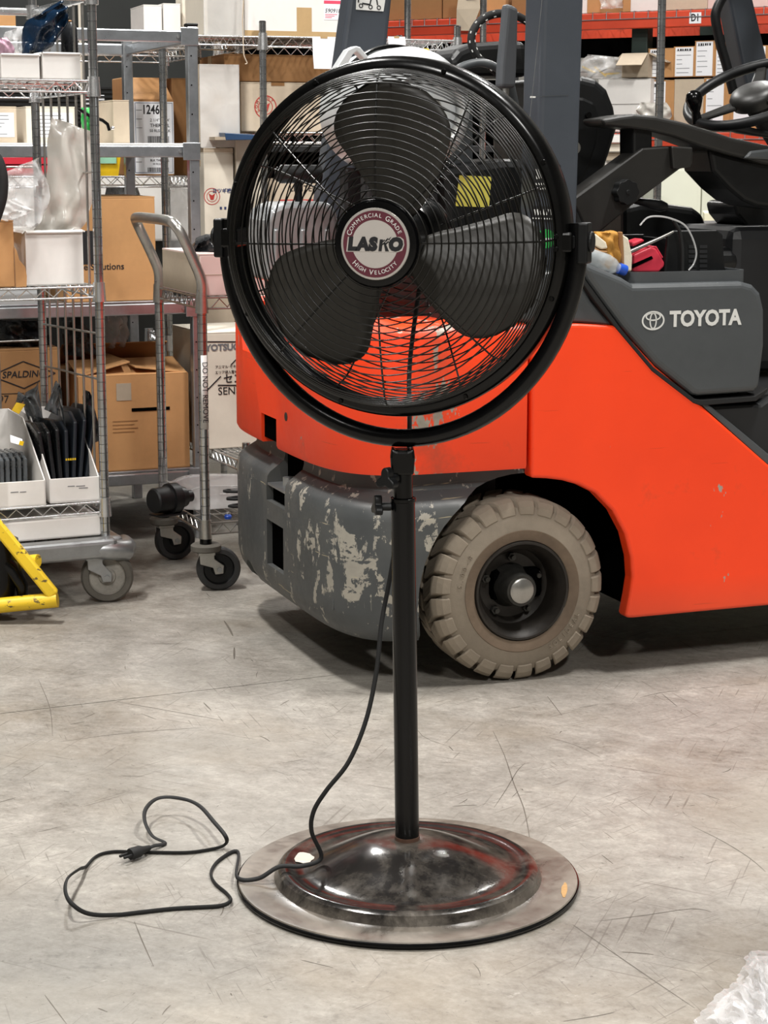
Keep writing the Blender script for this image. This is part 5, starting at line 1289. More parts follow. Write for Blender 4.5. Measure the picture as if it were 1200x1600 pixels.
# ================================================================== wire shelf rack behind the stand
_p = at(261, 280, 7.25); WA = Fr(_p.x, _p.y, 20)
def rack_wa():
    F = WA; r = F.root('wire_rack', 'chrome wire rack with numbered cartons seen between the stand posts', 'rack')
    zt = F.onv(200, 70, 0)[1]; zm = F.onv(220, 276, 0)[1]
    for u in (0.12, -1.2):
        for v in (0, .5): post(r, u, v, .0, zt+.01, cap=True)
    for z in (zt, zm, F.onv(260, 428, .2)[1]): wire_shelf(r, -1.2, .12, 0, .5, z, .038, .03, .06)
    return zt, zm
WZT, WZM = rack_wa()
def wa_goods():
    F = WA; z = WZM+.003
    c, w_, h = carton_px(F, .05, 206, 272, 230, 273, .34, 'card', 'brown carton with a white barcode label on the rack, lower of two', z0=z, tape=False)
    zz = z+h
    def barcode_label(c, x0, x1, z0, z1, num, l2, l3, l4):
        sheet_label(c, x0, x1, z0, z1)
        f = MB()
        t = .0016
        for a in ((x0+.004, x1-.004, z1-.006, z1-.006+t), (x0+.004, x1-.004, z0+.005, z0+.005+t), (x0+.004, x0+.004+t, z0+.005, z1-.005), (x1-.004-t, x1-.004, z0+.005, z1-.005)): f.bx(a[0], a[1], -.0018, -.0012, a[2], a[3])
        f.build('label_border', M['print_blue'], c)
        H = z1-z0; xm = (x0+x1)/2
        if num: lettering(num, H*.29, 'print_black', c, (xm-.003, -.0016, z1-H*.19), bold=.0010, sx=.72)
        lettering(l2, H*.095, 'print_black', c, (xm+.022, -.0016, z1-H*.42))
        lettering(l3, H*.105, 'print_black', c, (xm+.022, -.0016, z1-H*.54), bold=.0003)
        lettering(l4, H*.085, 'print_black', c, (xm+.022, -.0016, z1-H*.66), bold=.0002)
        rnd = random.Random(3); b = MB(); x = xm-.025
        while x < x1-.02:
            wd = rnd.choice((.0012, .002, .003)); b.bx(x, x+wd, -.0018, -.0012, z0+H*.07, z0+H*.22); x += wd+rnd.choice((.0012, .002))
        b.build('barcode', M['print_black'], c)
        for k in range(3): MB().bx(x0+.008, x0+.03, -.0018, -.0012, z1-H*(.2+.2*k), z1-H*(.2+.2*k)+.002).build('print_line', M['print_grey'], c)
    barcode_label(c, -w_*.46, w_*.5, .006, h+.01, '11396', '2 1/4" X 50\'', 'BLK THERMAL', '50 RLS./BULK')
    # side of the carton
    c2, w2, h2 = carton_px(F, .05, 206, 272, 155, 230, .34, 'card', 'brown carton labelled 12462 on the rack, upper of two', z0=zz+.001, tape=False, open_=.0)
    barcode_label(c2, -w2*.46, w2*.5, .004, h2-.008, '12462', '2 1/4" X 74\'', 'THERMAL', '50 RLS./BULK')
    zt = zz+.001+h2
    # raised flap wedge on top
    b = MB(); b.prism([(.0, .0), (.34, .0), (.34, .085), (.16, .085)], -w2/2, w2/2, lambda a, q, d: V(d, a, h2+q)); b.build('bulging_top', M['card'], c2, bevel=.004)
    # right-hand wider carton face behind
    carton_px(F, .20, 268, 294, 122, 205, .28, 'card_dark', 'brown carton end behind the rack post, right of the numbered cartons', z0=zz+.001, tape=False)
    carton_px(F, .20, 268, 294, 224, 273, .28, 'card_dark', 'brown carton end behind the rack post, low on the wire shelf', z0=z, tape=False)
    # yellow bin with a green lining, left
    q = F.onv(172, 273, .08); p = F.w(q[0], .08, z); r = thing('hopper_bin', 'small yellow bin with a pale green card inside on the wire rack', 'bin', p, R(F.deg))
    b = MB(); b.add([V(-.045, 0, 0), V(.03, 0, 0), V(.03, .15, 0), V(-.045, .15, 0), V(-.055, -.01, .085), V(.04, -.01, .085), V(.04, .16, .085), V(-.055, .16, .085)], [(0, 3, 2, 1), (0, 1, 5, 4), (1, 2, 6, 5), (2, 3, 7, 6), (3, 0, 4, 7)])
    b.build('bin_shell', M['yellow'], r, solid=.004); MB().bx(-.045, .022, -.016, -.012, .045, .090).build('green_card', pm('pale_green', '8fc3a5', .7), r)
    q = F.onv(30, 256, .08); p = F.w(q[0], .08, z); r = thing('tool_case', 'red metal case on the wire rack behind the near cart', 'case', p, R(F.deg))
    MB().bx(-.16, .16, 0, .2, 0, .075).build('case_body', M['red'], r, bevel=.008); MB().bx(-.16, .16, -.002, 0, .040, .043).build('lid_seam', M['black_void'], r)
    MB().cyl((-.09, 0, .058), (-.09, -.006, .058), .006, n=12).build('latch', M['chrome'], r)
    # under the shelf: plastic wrapped bundles
    pouch(F, [(270, 292), (262, 330), (258, 380), (262, 420)], [(306, 296), (318, 330), (316, 380), (312, 425)], .20, .06, 'film_clear', 'clear plastic wrapped bundle below the wire rack shelf', 'bag', amp=.03, seed=51)
    pouch(F, [(166, 292), (162, 340), (166, 424)], [(215, 292), (224, 340), (222, 424)], .16, .05, 'bag_grey', 'grey wrapped goods behind the lettered carton', 'bag', amp=.03, seed=52)
    # on top: small white cartons
    zt = WZT+.003
    FT = F
    carton_px(FT, .12, 224, 254, 7, 66, .22, 'card_white', 'white carton on top of the wire rack, left of a pair', z0=zt, tape=False)
    carton_px(FT, .12, 255, 283, 5, 66, .22, 'card_white', 'white carton on top of the wire rack, right of a pair', z0=zt, tape=False)
    carton_px(FT, .16, 284, 312, -20, 66, .10, 'card_cream', 'tall cream carton with a torn patch on top of the wire rack', z0=zt, tape=False)
    carton_px(F, .1, -30, 25, 18, 40, .2, 'card', 'brown carton glimpsed behind the top rail at the left edge', z0=F.onv(0, 42, .1)[1], tape=False)
wa_goods()
# dark machine behind the racks at the upper left
def dark_machine():
    _q = at(170, 160, 8.4); F = Fr(_q.x, _q.y, 20)
    r = F.root('dark_machine', 'large dark green-black machine behind the racks at the upper left', 'machine')
    MB().bx(-1.7, .55, 0, 1.0, 0, 2.35).build('machine_body', pm('machine_paint', '191d1c', .45, 0, .2, 4), r, bevel=.03)
    for k in range(9): MB().bx(-.5, .3, -.012, 0, 1.40+.018*k, 1.408+.018*k).build('vent_slat', M['black_plastic'], r)
    MB().cyl((-.12, -.02, 1.2), (-.12, -.02, 2.1), .006, n=8).build('cable_pipe', M['card_cream'], r)
    MB().bx(-.10, -.02, -.006, 0, 1.47, 1.52).build('machine_label', M['paper'], r); MB().bx(-.10, -.07, -.008, -.006, 1.505, 1.52).build('label_corner', M['red'], r)
    MB().bx(-.62, .5, -.05, 0, .9, 1.32).build('pale_panel', M['card_white'], r, bevel=.01)
dark_machine()

# ================================================================== wire shelf with export cartons, behind the fan
_p = at(411, 120, 7.0); WB = Fr(_p.x, _p.y, 20)
def rack_wb():
    F = WB; r = F.root('wire_rack', 'chrome wire rack with stacked export cartons left of the fan head', 'rack')
    zt = F.onv(411, 57, 0)[1]
    for u in (0.0, .745):
        for v in (0, .61): post(r, u, v, 0, zt+.05, cap=True)
    wire_shelf(r, 0, .745, 0, .61, zt, .035, .022, .05)
    wire_shelf(r, 0, .745, 0, .61, .62, .035, .03, .05); wire_shelf(r, 0, .745, 0, .61, F.onv(448, 206, .1)[1]-.004, .035, .03, .05)
    # the narrow bay left of that post
    for u, v in ((-.365, 0), (-.165, .30)): post(r, u, v, 0, zt-.012)
    wire_shelf(r, -.365, 0, 0, .30, zt-.002, .03, .02, .024); wire_shelf(r, -.365, 0, 0, .30, .62, .03, .02, .024)
    return zt
WBZ = rack_wb()
def seal(c, x, z, rad, name='red_seal', txt='COMPANY', flip=False, y=-.0008):
    b = MB(); n = 36
    for r0, r1 in ((rad*.92, rad), (rad*.60, rad*.66)):
        b.grid([[V(x+k*cos(2*pi*i/n), y, z+k*sin(2*pi*i/n)) for k in (r0, r1)] for i in range(n)], closed_u=True)
    s = b.build(name, M['print_red'], c, solid=.0004)
    MB().prism([(x-rad*.18, z-rad*.40), (x+rad*.18, z-rad*.40), (x+rad*.40, z+rad*.36), (x, z+rad*.12), (x-rad*.40, z+rad*.36)], y-.0003, y+.0003, lambda a, q, d: V(a, d, q)).build('seal_mark', M['print_red'], c)
    for i, ch in enumerate(txt):
        a = R(205-(27*i)) ; lettering(ch, rad*.34, 'print_red', c, (x+rad*.79*cos(a), y-.0004, z+rad*.79*sin(a)), (sin(a), 0, -cos(a)), (cos(a), 0, sin(a)), name='seal_letter')
def wb_goods():
    F = WB; zt = WBZ+.003
    # on top of the rack
    c, w_, h = carton_px(F, .04, 381, 545, -46, 50, .42, 'card_white', 'large white carton with tape and a pink shipping label on the wire rack', z0=zt, tape=False)
    MB().bx(-w_/2, w_/2, -.0012, 0, .0, .020).build('edge_tape', M['tape'], c); 
    x = F.onv(474, 25, .04)[0]-F.onv(463, 25, .04)[0]; MB().bx(x-.028, x+.028, -.0014, 0, .0, h*.46).build('paper_tape', M['tape'], c)
    x0 = F.onv(505, 25, .04)[0]-F.onv(463, 25, .04)[0]; lb = sheet_label(c, x0, x0+.065, h*.28, h*.62)
    MB().bx(x0, x0+.065, -.0018, -.0012, h*.53, h*.58).build('pink_band', M['print_pink'], c)
    lettering('59091K', .020, 'print_black', c, (x0+.034, -.0018, h*.42), shear=.2); 
    for k in range(3): MB().bx(x0+.004, x0+.05-.01*k, -.0018, -.0012, h*(.36-.025*k), h*(.36-.025*k)+.002).build('pink_line', M['print_pink'], c)
    c, w_, h = carton_px(F, .02, 318, 380, -40, 52, .27, 'card_cream', 'film-wrapped pale carton on the wire rack left of the pink-label carton', z0=zt, tape=False)
    MB().bx(-w_/2-.002, w_/2+.002, -.003, .0, .0, h).build('film_wrap', M['film_clear'], c)
    # raffia string hanging at the corner
    K = lambda px, py: (lambda q: F.w(q[0], -.02, q[1]))(F.onv(px, py, -.02))
    p = K(380, 100); r = thing('string', 'thin tan string dangling from the carton corner beside the rack post', 'string', p, 0)
    MB().tube(spline([K(x, y)-p for x, y in ((381, -20), (380, 10), (379, 30), (380, 60), (381, 85), (386, 98), (383, 100))], 5), .0022, 6).build('strand', M['card_pale'], r, smooth=60)
    # below the top shelf: brown open carton over a carton with the red seal; tall wrapped carton; lower carton
    c, w_, h = carton_px(F, .10, 376, 520, 128, 206, .40, 'card_pale', 'pale carton with a red round seal behind the rack post', tape=False)
    seal(c, F.onv(414, 166, .1)[0]-F.onv(448, 166, .1)[0], h*.50, .042, txt='COMPANY')
    zz = c.location.z+h
    carton_px(F, .10, 350, 520, 84, 128, .40, 'card_dark', 'dark brown carton resting on the red-seal carton', z0=zz+.002)
    MB().bx(-.06, -.01, -.0014, 0, -.012+h, h).build('tape_tab', M['card_dark'], c)
    z0 = F.onv(340, 232, .06)[1]
    c, w_, h = carton_px(F, .06, 312, 374, 100, 230, .14, 'card_pale', 'tall film-wrapped tan carton, upper of the stack beside the stand post', z0=z0+.004)
    MB().bx(-w_/2-.002, w_/2+.002, -.004, -.001, .0, h).build('film_wrap', M['film_clear'], c)
    c, w_, h2 = carton_px(F, .06, 318, 366, 238, 362, .14, 'card_cream', 'tan carton with a faint red seal, lower of the stack beside the stand post', z0=F.onv(340, 375, .06)[1])
    hh = z0-c.location.z
    seal(c, -w_*.24, h2*.50, .030, txt='')
    lettering('ヨツギ株式', .018, 'print_blue', c, (w_*.18, -.0012, h2*.56), name='lettering', bold=.0004)
    for k in range(3): MB().bx(w_*(.02+.15*k), w_*(.09+.15*k), -.0012, -.0006, h2*.35, h2*.38).build('print_mark', M['print_blue'], c)
    MB().bx(-w_/2, w_/2, .0, .14, h2, hh+.002).build('lid', M['card_pale'], c, bevel=.002)
    carton_px(F, .05, 368, 417, 215, 362, .22, 'card_cream', 'cream carton behind the left side of the fan cage', z0=.624)
    c, w_, h = carton_px(F, .03, 418, 530, 280, 330, .35, 'card_pale', 'tan carton with a red band seen through the fan grille', tape=False, z0=F.onv(420, 330, .03)[1])
    MB().bx(-w_*.35, w_*.2, -.0012, 0, h*.22, h*.36).build('red_band', M['print_red'], c); lettering('LIMITED', .030, 'print_black', c, (0, -.0012, h*.7))
    z = F.onv(420, 330, .03)[1]; carton_px(F, .06, 432, 540, 332, 420, .35, 'card_grey', 'grey carton under the red-band carton behind the fan', z0=.624, tape=False)
    c, w_, h = carton_px(F, .06, 318, 366, 376, 420, .14, 'card_grey', 'grey carton low in the stack behind the utility cart handle', z0=.624, tape=False)
    # blue folder lying on the stack edge
    q = F.onv(372, 213, .0); p = F.w(q[0], .0, q[1]); r = thing('folder', 'blue plastic folder sticking out of the carton stack', 'folder', p, R(F.deg))
    MB().add([V(-.055, -.02, .012), V(.10, -.02, .004), V(.10, .10, .006), V(-.055, .10, .014), V(-.05, -.02, -.014), V(.09, -.02, -.012), V(.09, .10, -.01), V(-.05, .10, -.012)], [(0, 1, 2, 3), (7, 6, 5, 4), (0, 4, 5, 1), (1, 5, 6, 2), (2, 6, 7, 3), (3, 7, 4, 0)]).build('folder_cover', pm('folder_blue', '2c4668', .4), r, bevel=.002)
    MB().bx(-.09, .0, -.018, .09, -.013, -.002).build('paper_insert', M['card_grey'], r)
    # white papers hanging from the shelf edge
    for x0, x1, yb, side in ((488, 524, 108, 'left'), (606, 633, 78, 'right')):
        a, b = F.onv(x0, 57, -.008), F.onv(x1, yb, -.008); p = F.w((a[0]+b[0])/2, -.008, b[1])
        r = thing('hanging_paper', 'blank white paper hanging from the rack edge %s of the far forklift pillar' % side, 'paper', p, R(F.deg)); hw = (b[0]-a[0])/2; hh = a[1]-b[1]
        MB().add([V(-hw, 0, hh), V(hw, 0, hh), V(hw, -.006, hh*.4), V(hw*1.02, -.002, 0), V(-hw*.9, -.004, 0), V(-hw, -.006, hh*.4)], [(0, 1, 2, 5), (5, 2, 3, 4)]).build('sheet', M['paper'], r, solid=.0006)
        MB().bx(-hw*.3, hw*.3, -.002, .0, hh-.006, hh+.002).build('clip', M['tape'], r)
wb_goods()
# low wire dolly under the boxed sensor light
_p = at(340, 690, 6.35); WC = Fr(_p.x, _p.y, 24)
def dolly_wc():
    F = WC; r = F.root('wire_dolly', 'low wire dolly carrying the boxed sensor, behind the utility cart', 'cart')
    z = .300
    wire_shelf(r, -.02, .75, -.30, .42, z, .03, .022, .04)
    for u in (.0, .73):
        for v in (-.28, .40): post(r, u, v, .10, .36); caster(r, u, v, 30, .05, .03, .10)
    c, w_, h = carton_px(F, -.02, 320, 470, 520, 682, .35, 'card_cream', 'cream carton with black frame print and large Latin letters, left of the forklift', z0=z+.004, tape=False)
    K = lambda px, py: V(F.onv(px, py, -.02)[0]-F.onv(395, py, -.02)[0], -.001, F.onv(px, py, -.02)[1]-z-.004)
    def ln(a, b, wd=.004):
        d = b-a; n_ = V(-d.z, 0, d.x).normalized()*wd/2
        MB().add([a-n_, b-n_, b+n_, a+n_], [(0, 1, 2, 3)]).build('print_line', M['print_black'], c, solid=.0005)
    ln(K(322, 534), K(322, 610)); ln(K(321, 534), K(440, 534)); ln(K(322, 610), K(344, 588)); ln(K(360, 570), K(384, 546)); ln(K(339, 602), K(470, 602))
    lettering('YOTSUGI', .030, 'print_grey', c, K(349, 543), bold=.0012)
    lettering('アニマル･セキュリティ', .0120, 'print_black', c, K(335, 574), align='LEFT', sx=.95)
    lettering('エリア侵入警戒方式', .0120, 'print_black', c, K(335, 582.5), align='LEFT', sx=.95)
    lettering('センサー', .034, 'print_black', c, K(348, 593), align='LEFT', bold=.0006)
    lettering('SENSOR', .036, 'print_black', c, K(339, 612), align='LEFT')
dolly_wc()

# ================================================================== pallet rack on the right with red beams
_p = at(905, 47, 9.4); RK = Fr(_p.x, _p.y, -28)
def red_beam():
    n = NT('red_beam'); f = n.noise(3, 5, .6); c = n.ramp(f, [(.3, s2l('b23a22')), (.7, s2l('d84a2c'))]); k = n.ramp(n.noise(9, 5, .7), [(.64, 0.0), (.74, 1.0)])
    n.col(n.mix(n.math('MULTIPLY', k, .6), c, s2l('4e2318'))); n.rough(.45); return n.m
M['red_beam'] = red_beam()
M['rack_green'] = pm('rack_green', '14251f', .5, 0, .1)
def pallet_rack():
    F = RK; r = F.root('pallet_rack', 'pallet rack with red beams and cartons behind the forklift', 'rack')
    U0, U1 = -2.3, 2.1; zb = F.onv(905, 47, 0)[1]; zt = F.onv(905, 22, 0)[1]
    z2 = F.onv(1000, 206, 0)[1]-.005
    ze = z2-.075
    for u in (U0, .0+.28, U1):
        for v in (.02, 1.0): MB().bx(u-.04, u+.04, v+.045, v+.12, 0, 2.6).build('upright', M['rack_green'], r, bevel=.004)
    for i, (a, b) in enumerate(((zb, zt), (ze, z2))):
        for v in (0.0, 1.06):
            bm = MB().bx(U0, U1, v, v+.045, a, b).build('beam', M['red_beam'], r, bevel=.004)
            if i == 0 and v == 0:
                q0, q1 = F.onv(1077, 37, 0), F.onv(1096, 19, 0)
                MB().bx(q0[0], q1[0], -.0015, 0, q0[1], q1[1]).build('bay_label', M['paper'], bm)
                lettering('D1', .046, 'print_black', bm, ((q0[0]+q1[0])/2, -.0022, (q0[1]+q1[1])/2), bold=.0012, sx=.72)
        # wire decks: hooked mesh panels, their front edge hanging over the beam
        n = 4; w_ = (U1-U0)/n
        for k in range(n):
            u0, u1 = U0+w_*k+.03, U0+w_*(k+1)-.03; m = MB(); zz = b+.004; drop = .035
            m.tube([V(u0, -.004, zz), V(u0, -.004, zz-drop), V(u1, -.004, zz-drop), V(u1, -.004, zz)], .0028, 6)
            N = 15
            for j in range(N+1):
                u = u0+(u1-u0)*j/N; m.tube([V(u, -.004, zz-drop), V(u, -.004, zz), V(u, 1.08, zz)], .0022, 5)
            for v in (.2, .45, .7, .95): m.tube([V(u0, v, zz-.004), V(u1, v, zz-.004)], .0022, 5)
            m.build('wire_deck', M['galv'], r, smooth=60)
    # brace under the beam
    MB().tube([V(.0, .6, ze+.1), V(.55, .6, zb-.02)], .03, 4).build('brace', M['black_void'], r)
    MB().bx(-2.3, 2.1, .50, .56, zb-.10, zb-.01).build('rear_stiffener', M['black_void'], r)
    return zt+.006, z2+.006
RZ1, RZ2 = pallet_rack()
def rack_goods():
    F = RK
    # on the upper beam level
    row = [(600, 636, -40, 'card_dark', 'dark brown carton left of the chrome post'), (640, 690, -40, 'card_dark', 'brown carton with a paper patch right of the chrome post'), (692, 742, -36, 'card_dark', 'brown carton left of the hanging tan sheet'), (760, 790, -30, 'card', 'brown carton behind the hose loop'),
           (800, 832, -34, 'card_dark', 'brown carton beside the near forklift pillar'), (900, 917, -30, 'card_white', 'white carton just right of the near forklift pillar'), (918, 938, -30, 'card', 'brown carton in the gap beside the white sack'), (974, 985, -30, 'card', 'narrow brown carton left of the white label carton'), (986, 1034, -30, 'card_white', 'white carton left of the tall thin post'), (1036, 1105, -34, 'card_pale', 'tan carton above the bay sign'), (1107, 1200, -34, 'card_pink', 'pale carton above the beam at the right edge')]
    for pl, pr, pt, mt, lb in row: carton_px(F, .06, pl, pr, pt, 20, .45, mt, lb+', on the upper rack level', z0=RZ1, tape=False)
    pouch(F, [(938, -20), (938, 0), (937, 14)], [(972, -20), (974, 0), (972, 12)], .05, .03, 'film_clear', 'white plastic sack between cartons on the upper rack level', 'sack', amp=.02, seed=61)
    # hanging tan paper
    a, b = F.onv(724, -20, -.03), F.onv(748, 48, -.03); p = F.w(a[0], -.03, b[1]); r = thing('hanging_sheet', 'tan kraft sheet hanging over the red beam behind the hose', 'sheet', p, R(F.deg)); w_ = b[0]-a[0]; hh = a[1]-b[1]
    MB().add([V(-.02, 0, hh), V(w_, 0, hh), V(w_+.01, -.008, hh*.5), V(w_*.6, -.01, 0), V(-.035, -.004, .004), V(-.03, -.01, hh*.5)], [(0, 1, 2, 5), (5, 2, 3, 4)]).build('sheet', M['card_pale'], r, solid=.0012)
    for k in range(3): MB().bx(.02, .07, -.008, -.006, hh*(.8-.05*k), hh*(.8-.05*k)+.003).build('print_line', M['print_grey'], r)
    # lower level: cartons with taped paper forms
    z = RZ2; rows = [
        (1013, 1052, 76, 120, 1, 'form'), (1053, 1086, 73, 117, 2, 'form'), (1086, 1116, 64, 117, 3, 'form'), (1117, 1148, 77, 120, 4, 'form'), (1150, 1200, 72, 120, 5, 'form')]
    zmid = F.onv(1040, 122, .08)[1]
    for i, (pl, pr, pt, pb, sd, _) in enumerate(rows):
        where = ('beside the tall thin post', 'second from the tall thin post', 'tallest of the row', 'behind the grab handle', 'at the right edge')[i]
        c, w_, h = carton_px(F, .08, pl, pr, pt, pb, .35, 'card', 'carton with taped paper form, %s, upper row under red beam' % where, z0=zmid+.003, tape=False)
        form(c, -w_*.42, w_*(.15 if i in (0,) else .40), .004, h-.004, sd, head='PK 1 B2 C')
    for i, (pl, pr, pt) in enumerate(((1000, 1052, 126), (1054, 1098, 124), (1100, 1140, 122), (1142, 1200, 122))):
        where = ('beside the tall thin post', 'behind the spinner knob', 'behind the steering wheel spoke', 'at the right edge')[i]
        c, w_, h = carton_px(F, .08, pl, pr, pt, 195, .35, 'card' if i != 1 else 'card_pale', 'carton with a paper form, %s, lower row on the red beam' % where, z0=z, tape=False)
        if i != 1: form(c, -w_*.40, w_*.25, h*.12, h-.006, 20+i, head='LK 4 A7')
    # paper bag by the post, white boxes, open tan carton, clear bag of hardware
    c, w_, h = carton_px(F, .03, 935, 1016, 124, 162, .40, 'card_white', 'white carton on a second white box behind the seat back', z0=F.onv(970, 163, .03)[1], tape=False)
    c2, w2, h2 = carton_px(F, .03, 945, 1006, 164, 194, .40, 'card_white', 'pale blue-white box with a small blue square, under the white carton', z0=z, tape=False)
    c2.location.z = z; MB().bx(w2*.30, w2*.40, -.001, 0, h2*.15, h2*.30).build('blue_square', M['blue'], c2)
    zc = F.onv(970, 122, .04)[1]
    carton_px(F, .02, 972, 1012, 84, 122, .30, 'card_pale', 'open tan carton with raised flaps above the white carton', z0=zc, open_=.10)
    hb = pouch(F, [(918, 85), (905, 100), (896, 122)], [(975, 90), (985, 105), (968, 123)], .06, .05, 'film_clear', 'clear bag of yellow and grey hardware left of the open tan carton', 'bag', amp=.03, seed=62)
    q = F.onv(935, 112, .06); 
    base = F.loc(hb.location.x, hb.location.y)
    for k in range(7):
        MB().box((q[0]-.08+.03*k-base[0], .0, q[1]-hb.location.z+.012*sin(k*2.1)), (.075, .004, .006), Matrix.Rotation(.7*sin(k*2.5), 3, 'Y')).build('strip', M['yellow'] if k % 2 else M['steel'], hb, bevel=.001)
    pouch(F, [(1000, 160), (996, 175), (1004, 190)], [(1040, 160), (1050, 172), (1046, 186)], -.01, .03, 'film_milky', 'white plastic scrap hanging by the foot of the tall thin post', 'bag', amp=.02, seed=63)
    # tall thin chrome post in front of the rack, part of a free-standing rack end
    _a = at(1030, 180, 7.2); G = Fr(_a.x, _a.y, -28); r = G.root('display_upright', 'single tall chrome upright standing in front of the pallet rack', 'upright')
    post(r, 0, 0, .02, 2.4, .0150); MB().lathe([(.0, .0), (.14, .0), (.14, .012), (.03, .022), (.0, .022)], 32).build('foot_plate', M['steel'], r, smooth=30)
    post(r, -.36*0-.42, .1, .02, 2.4, .0130)
    MB().cyl((-.42, .1, 1.0), (0, 0, 1.0), .008, n=10).build('tie_bar', M['chrome'], r)
    # chrome post pair behind the far pillar
    for k, (x, yb, Y) in enumerate(((637, 57, 8.2), (755, 60, 8.2))):
        _a = at(x, yb, Y); G = Fr(_a.x, _a.y, 20); r = G.root('display_upright', 'tall chrome upright %s' % ('right of the far forklift pillar' if k == 0 else 'inside the hose loop'), 'upright'); post(r, 0, 0, .02, 2.5, .0140)
        MB().lathe([(.0, .0), (.14, .0), (.14, .012), (.03, .022), (.0, .022)], 32).build('foot_plate', M['steel'], r, smooth=30)
rack_goods()
def cabinet():
    _a = at(1095, 330, 8.6); F = Fr(_a.x, _a.y, -8)
    r = F.root('white_cabinet', 'cream white steel cabinet below the pallet rack behind the seat', 'cabinet')
    zt = F.onv(1095, 258, 0)[1]
    MB().bx(-.75, .75, 0, .45, .0, zt).build('body', pm('cream_paint', 'dfe0d3', .55, 0, .03, 3), r, bevel=.006)
    MB().bx(-.76, .76, -.01, .46, zt, zt+.012).build('top_edge', M['black_satin'], r)
    for u0, u1 in ((-.745, -.002), (.002, .745)): MB().bx(u0, u1, -.016, 0, .06, zt-.02).build('door', pm('cream_door', 'dcdecf', .55, 0, .03, 3), r, bevel=.004)
    _b = at(1145, 400, 7.9); G = Fr(_b.x, _b.y, -8); r = G.root('carton_stack_wall', 'cream slatted crate standing in front of the white cabinet', 'crate')
    z1 = G.onv(1130, 330, 0)[1]
    for k in range(8):
        MB().bx(-.12, .40, 0, .3, .04+(z1-.04)*k/8, .04+(z1-.04)*(k+1)/8-.006).build('slat', pm('crate_cream', 'e3e0c4', .7, 0, .04, 3) if k == 0 else bpy.data.materials['crate_cream'], r, bevel=.004)
    for u in (-.08, .36): MB().bx(u-.03, u+.03, .02, .28, 0, .04).build('skid', M['card_pale'], r)
    # second wire shelf with magazines glimpsed under the armrest
    _c = at(975, 240, 8.0); H = Fr(_c.x, _c.y, -20)
    for k in range(4):
        carton_px(H, .02*k, 945, 990, 210+14*k, 223+14*k, .3, ('card_white', 'card_cream', 'card_grey', 'card_white')[k], ('white', 'cream', 'grey', 'lower white')[k]+' flat box in the small pile seen under the armrest', tape=False)
    q = H.onv(967, 268, 0); p = H.w(q[0], 0, 0); r = thing('plinth', 'plain steel plinth under the small pile of flat boxes', 'plinth', p, R(H.deg))
    MB().bx(-.09, .09, .06, .4, 0, H.onv(967, 267, 0)[1]-.003).build('plinth_body', M['steel'], r, bevel=.008); MB().bx(-.10, .10, .05, .41, .0, .05).build('plinth_foot', M['black_satin'], r)
    # shelf contents behind the forklift, dark gap fillers seen under the top rack
    _d = at(700, 100, 8.9); G = Fr(_d.x, _d.y, 0); r = G.root('stock_shelf', 'dark steel stock shelf behind the forklift seat', 'shelf')
    for z in (.3, .8, 1.3): MB().bx(-.9, .30, 0, .5, z-.02, z+.01).build('shelf_board', M['fl_dark'], r, bevel=.004)
    MB().bx(-.9, .30, .48, .5, 0, 1.62).build('back_panel', M['black_void'], r)
    for u in (-.9, .30): MB().bx(u-.02, u+.02, 0, .5, 0, 1.62).build('side_panel', M['fl_dark'], r, bevel=.004)
cabinet()

